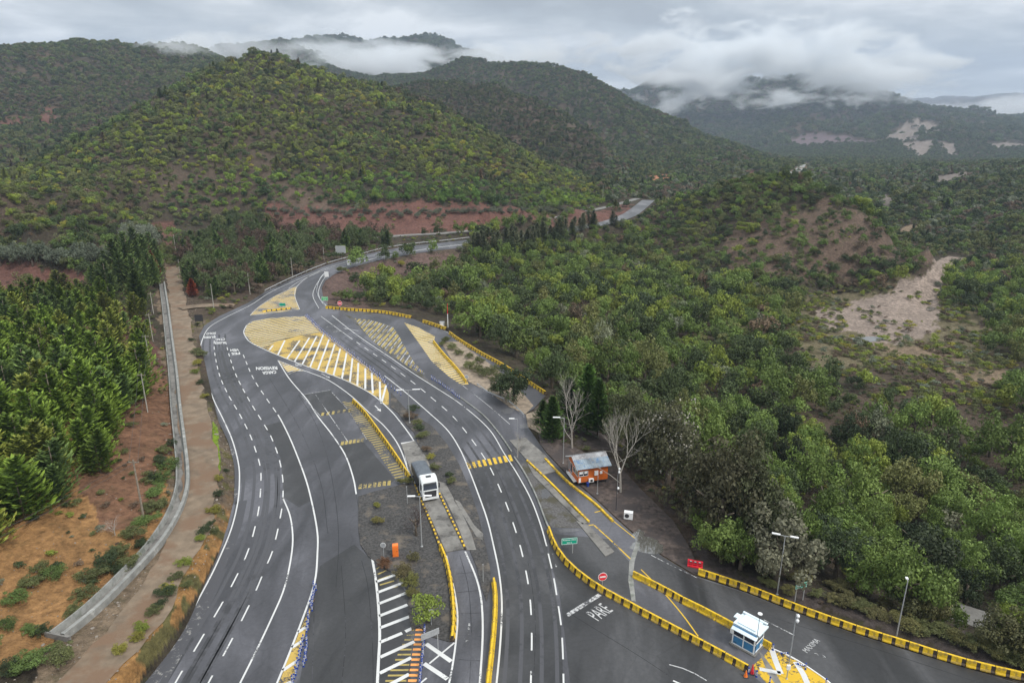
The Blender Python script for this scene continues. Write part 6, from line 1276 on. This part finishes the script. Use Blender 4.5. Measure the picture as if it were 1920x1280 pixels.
# local x runs from the front corner A to the left corner B; y to the back right
Lw = 2.5; Ld = 2.05; bo = empty('booth', (A_[0], A_[1], 0), math.atan2(ux[1], ux[0]), label='small white and blue toll booth with a stepped white roof', cat='booth')
sgn = -1   # the depth direction in local y
hb = 2.25; q = MB(); q.box((Lw/2, sgn*Ld/2, .15+.55), (Lw, Ld, 1.1)); q.build('lower_wall', M['booth_blue'], bo)
q = MB(); q.box((Lw/2, sgn*Ld/2, .15+1.1+.5), (Lw-.08, Ld-.08, 1.0)); q.build('window', M['glass'], bo)
q = MB()
for x in (0.04, Lw/2, Lw-.04):
    for y in (0.02*sgn*-1, sgn*Ld): q.box((x, y, .15+hb/2), (.11, .11, hb))
for z in (.15+.05, .15+1.13, .15+2.15): q.box((Lw/2, 0.03, z), (Lw, .06, .1)); q.box((Lw/2, sgn*(Ld+.03), z), (Lw, .06, .1)); q.box((-.03, sgn*Ld/2, z), (.06, Ld, .1)); q.box((Lw+.03, sgn*Ld/2, z), (.06, Ld, .1))
q.build('frame', M['white_metal'], bo)
q = MB(); q.box((Lw/2-.1, sgn*(Ld/2+.15), .15+hb+.14), (Lw+.5, Ld+.1, .18)); q.box((Lw/2, sgn*(Ld/2+.25), .15+hb+.3), (Lw*.8, Ld*.9, .16)); q.box((Lw/2-.05, sgn*(Ld+.2), .15+hb+.42), (Lw+.3, .25, .1)); q.build('roof', M['roof_white'], bo)
q = MB(); q.add([(-.25, .42, .15+hb-.22), (Lw+.1, .42, .15+hb-.22), (Lw+.1, -.02, .15+hb), (-.25, -.02, .15+hb), (-.25, .42, .15+hb-.16), (Lw+.1, .42, .15+hb-.16), (Lw+.1, -.02, .15+hb+.06), (-.25, -.02, .15+hb+.06)], [(0, 1, 2, 3), (4, 7, 6, 5), (0, 4, 5, 1), (1, 5, 6, 2), (0, 3, 7, 4)]); q.build('awning', M['roof_white'], bo)
q = MB(); q.box((Lw/2, .02, .15+hb+.02), (Lw+.2, .1, .12)); q.build('fascia', M['booth_blue'], bo)
q = MB(); q.box((Lw+.25, sgn*.5, .15+1.2), (.35, .6, .55)); q.build('air_conditioner', M['white_plastic'], bo); q = MB(); q.box((Lw+.2, sgn*Ld*.75, .15+hb+.1), (.9, .8, .12)); q.build('canopy', M['roof_white'], bo)
q = MB(); q.box((-.09, sgn*1.3, .55), (.02, .35, .4)); q.build('notice', M['white_plastic'], bo); q = MB(); q.box((Lw/2, sgn*Ld/2, .07), (Lw+.5, Ld+.5, .15)); q.build('plinth', M['concrete'], bo)
# ------------------------------------------------------------------ truck
mat('tarp', (0.10, 0.115, 0.135), 0.55, var=0.18, scale=1.2); mat('cab_white', (0.72, 0.74, 0.74), 0.35, var=0.04); mat('tyre', (0.02, 0.02, 0.02), 0.8)
F_ = P(808,940,.11); B2 = P(776,872,.11); d = (F_-B2)[:2]; d /= np.linalg.norm(d); tk = empty('truck', (F_[0], F_[1], .11), math.atan2(d[1], d[0])-math.pi/2, label='white cabbed truck with a dark grey tarpaulin load on the weighing lane', cat='truck')
# local +y points to the front of the truck, origin at the front bumper
Wd = 2.5
def loft(secs, m=0):
    """secs: list of (y, [(x, z)...]) closed sections"""
    mb = MB(); n = len(secs[0][1]); vs = [(x, y, z) for y, s in secs for x, z in s]
    fs = [(j*n+k, j*n+(k+1) % n, (j+1)*n+(k+1) % n, (j+1)*n+k) for j in range(len(secs)-1) for k in range(n)]+[tuple(range(n))[::-1], tuple(range((len(secs)-1)*n, len(secs)*n))]
    mb.add(vs, fs, m); return mb
def rect(w, z0, z1, c=.12): h = w/2; return [(-h+c, z0), (h-c, z0), (h, z0+c), (h, z1-c), (h-c, z1), (-h+c, z1), (-h, z1-c), (-h, z0+c)]
cb_ = loft([(-2.25, rect(2.44, .75, 3.45, .1)), (-2.0, rect(2.48, .75, 3.62, .14)), (-1.2, rect(2.48, .75, 3.66, .18)), (-.45, rect(2.44, .75, 3.35, .22)), (-.26, rect(2.42, .75, 2.9, .16)), (-.10, rect(2.42, .6, 2.1, .1)), (-.05, rect(2.40, .55, 1.9, .1))]).build('cab', M['cab_white'], tk)
q = MB(); q.add([(-1.06, -.075, 2.02), (1.06, -.075, 2.02), (.98, -.34, 2.98), (-.98, -.34, 2.98), (-1.06, -.02, 2.02), (1.06, -.02, 2.02), (.98, -.285, 2.98), (-.98, -.285, 2.98)], [(4, 5, 6, 7), (0, 4, 7, 3), (1, 2, 6, 5), (3, 7, 6, 2), (0, 1, 5, 4)]); q.build('windscreen', M['glass'], tk)
q = MB(); q.box((0, -.02, 3.06), (1.9, .35, .05)); q.build('sun_visor', M['dark_metal'], cb_); q = MB(); q.box((0, -1.15, 3.67), (.8, .5, .04)); q.build('roof_hatch', M['dark_metal'], cb_)
q = MB(); q.box((0, -.03, 1.28), (1.8, .11, 1.1)); [q.box((0, .025, 1.0+.17*k), (1.6, .03, .06)) for k in range(5)]; q.build('grille', M['dark_metal'], tk)
q = MB(); q.box((0, .02, .62), (2.46, .22, .32)); q.box((0, .03, 1.9), (2.1, .12, .08)); q.build('bumper', M['cab_white'], tk)
for s in (-1, 1):
    q = MB(); q.box((s*1.02, .07, .92), (.34, .10, .30)); q.build('headlight', M['white_plastic'], tk); q = MB(); q.box((s*1.42, -.22, 2.45), (.16, .12, .75)); q.tube((s*1.2, -.3, 2.7), (s*1.42, -.25, 2.7), .03); q.build('mirror', M['dark_metal'], tk)
    q = MB(); q.box((s*1.235, -.95, 2.35), (.03, .85, .75)); q.build('side_window', M['glass'], tk); q = MB(); q.box((s*1.2, -2.6, 1.0), (.12, .5, .9)); q.box((s*1.18, -5.2, .9), (.06, 1.6, .5)); q.build('side_skirt', M['dark_metal'], tk)
bw = 2.36; y0, y1 = -3.05, -8.2
def arch(w, zt, rise, n=9): h = w/2; return [(-h, 1.25), (h, 1.25)]+[(h*math.cos(math.pi*k/(n-1)), zt+rise*math.sin(math.pi*k/(n-1))) for k in range(n)]
q = loft([(y0, arch(bw, 2.6, .30)), (y0-1.5, arch(bw, 2.6, .42)), (y0-3.2, arch(bw, 2.6, .38)), (y1, arch(bw, 2.55, .28))]); q.build('tarpaulin', M['tarp'], tk)
q = MB(); q.box((0, (y0+y1)/2, 1.9), (bw+.06, y0-y1, 1.3)); q.build('load_box', M['dark_metal'], tk)
q = MB(); q.box((0, -4.4, .95), (.9, 7, .3)); q.build('chassis', M['dark_metal'], tk)
for y in (-1.3, -3.6, -5.6, -6.9):
    for s in (-1, 1):
        q = MB(); q.tube((s*.95, y, .52), (s*1.25, y, .52), .52, None, 20); w_ = q.build('wheel', M['tyre'], tk); q = MB(); q.tube((s*1.2, y, .52), (s*1.262, y, .52), .28, None, 14); q.build('rim', M['galvanised'], w_)
# ================================================================== AIR AND LOW CLOUD
def vol_mat(name, dens, col, aniso=0.0, emit=0):
    m = bpy.data.materials.new(name); m.use_nodes = True; nt = m.node_tree; nt.nodes.clear(); o = N(nt, 'ShaderNodeOutputMaterial'); v = N(nt, 'ShaderNodeVolumePrincipled')
    v.inputs['Color'].default_value = (*col, 1); v.inputs['Density'].default_value = dens; v.inputs['Anisotropy'].default_value = aniso; nt.links.new(v.outputs[0], o.inputs['Volume']); return m
q = MB(); q.box((0, 5000, 500), (24000, 14000, 1140)); hz_ = q.build('haze', vol_mat('haze_air', 0.000095, (0.58, 0.69, 0.86))); tag(hz_, 'thin pale bluish haze filling the valley air', kind='stuff')
def mist(name, c, h, dens, label, seed=0, k=3.2, ns=0.0045, edge=0.5, col=(0.93, 0.95, 0.97), zsq=2.2):
    """a bank of low cloud: centre c, half sizes h; ragged density inside a closed ellipsoid"""
    mb = MB(); n = 24; m = 12; vs = []
    prof = [(math.sin(math.pi*(j+.5)/m), -math.cos(math.pi*(j+.5)/m)) for j in range(m)]
    mb.lathe((0, 0, 0), prof, n)
    o_ = mb; mt = bpy.data.materials.new(name); mt.use_nodes = True; nt = mt.node_tree; nt.nodes.clear()
    out = N(nt, 'ShaderNodeOutputMaterial'); v = N(nt, 'ShaderNodeVolumePrincipled'); v.inputs['Color'].default_value = (*col, 1); v.inputs['Anisotropy'].default_value = 0.2
    tc = N(nt, 'ShaderNodeTexCoord'); ln = N(nt, 'ShaderNodeVectorMath', operation='LENGTH'); nt.links.new(tc.outputs['Object'], ln.inputs[0])
    mp = N(nt, 'ShaderNodeMapping'); mp.inputs['Scale'].default_value = (h[0]*ns, h[1]*ns*.6, h[2]*ns*zsq); mp.inputs['Location'].default_value = (seed*7.3, seed*3.1, seed)
    nt.links.new(tc.outputs['Object'], mp.inputs[0]); no = N(nt, 'ShaderNodeTexNoise', i_Scale=1.0, i_Detail=5.0, i_Roughness=0.62, i_Distortion=0.4); nt.links.new(mp.outputs[0], no.inputs['Vector'])
    a = N(nt, 'ShaderNodeMath', operation='MULTIPLY_ADD'); nt.links.new(no.outputs[0], a.inputs[0]); a.inputs[1].default_value = k; a.inputs[2].default_value = 0.62-0.5*k
    s = N(nt, 'ShaderNodeMath', operation='SUBTRACT'); nt.links.new(a.outputs[0], s.inputs[0]); nt.links.new(ln.outputs['Value'], s.inputs[1])
    r = N(nt, 'ShaderNodeMapRange'); r.inputs['From Min'].default_value = 0; r.inputs['From Max'].default_value = edge; r.inputs['To Min'].default_value = 0; r.inputs['To Max'].default_value = dens; nt.links.new(s.outputs[0], r.inputs['Value'])
    nt.links.new(r.outputs[0], v.inputs['Density']); nt.links.new(v.outputs[0], out.inputs['Volume'])
    o = mb.build(name, mt); o.location = c; o.scale = h; tag(o, label, kind='stuff'); return o
def mpos(px, py, r): return tuple(PR(px, py, r))
mist('low_cloud', mpos(715, 118, 2750), (500, 300, 88), 0.018, 'ragged bank of low cloud below the rocky peaks', 1)
mist('low_cloud', mpos(560, 105, 2900), (330, 200, 100), 0.013, 'thin cloud trailing left of the rocky peaks', 2)
mist('low_cloud', mpos(935, 112, 2600), (400, 250, 95), 0.014, 'pale cloud behind the middle ridge', 3)
mist('low_cloud', mpos(1310, 118, 3450), (720, 350, 250), 0.016, 'cloud lying on the left part of the far mountain', 4)
mist('low_cloud', mpos(1570, 120, 3500), (600, 350, 230), 0.014, 'cloud lying on the right part of the far mountain', 5)
mist('low_cloud', mpos(1440, 190, 3150), (600, 120, 60), 0.012, 'ragged lower edge of the cloud on the far mountain', 6, ns=.008)
mist('low_cloud', mpos(1800, 214, 6500), (1300, 500, 90), 0.008, 'bright flat cloud in the far valley at right', 7, k=2)
mist('low_cloud', mpos(1900, 200, 5600), (700, 300, 120), 0.006, 'pale cloud round the farthest peaks at right', 8)
mist('low_cloud', mpos(320, 88, 1470), (130, 90, 34), 0.016, 'wisp of cloud on the left ridge', 9, ns=.012)
mist('low_cloud', mpos(420, 100, 2300), (380, 150, 110), 0.010, 'cloud between the left ridge and the green hill', 10)
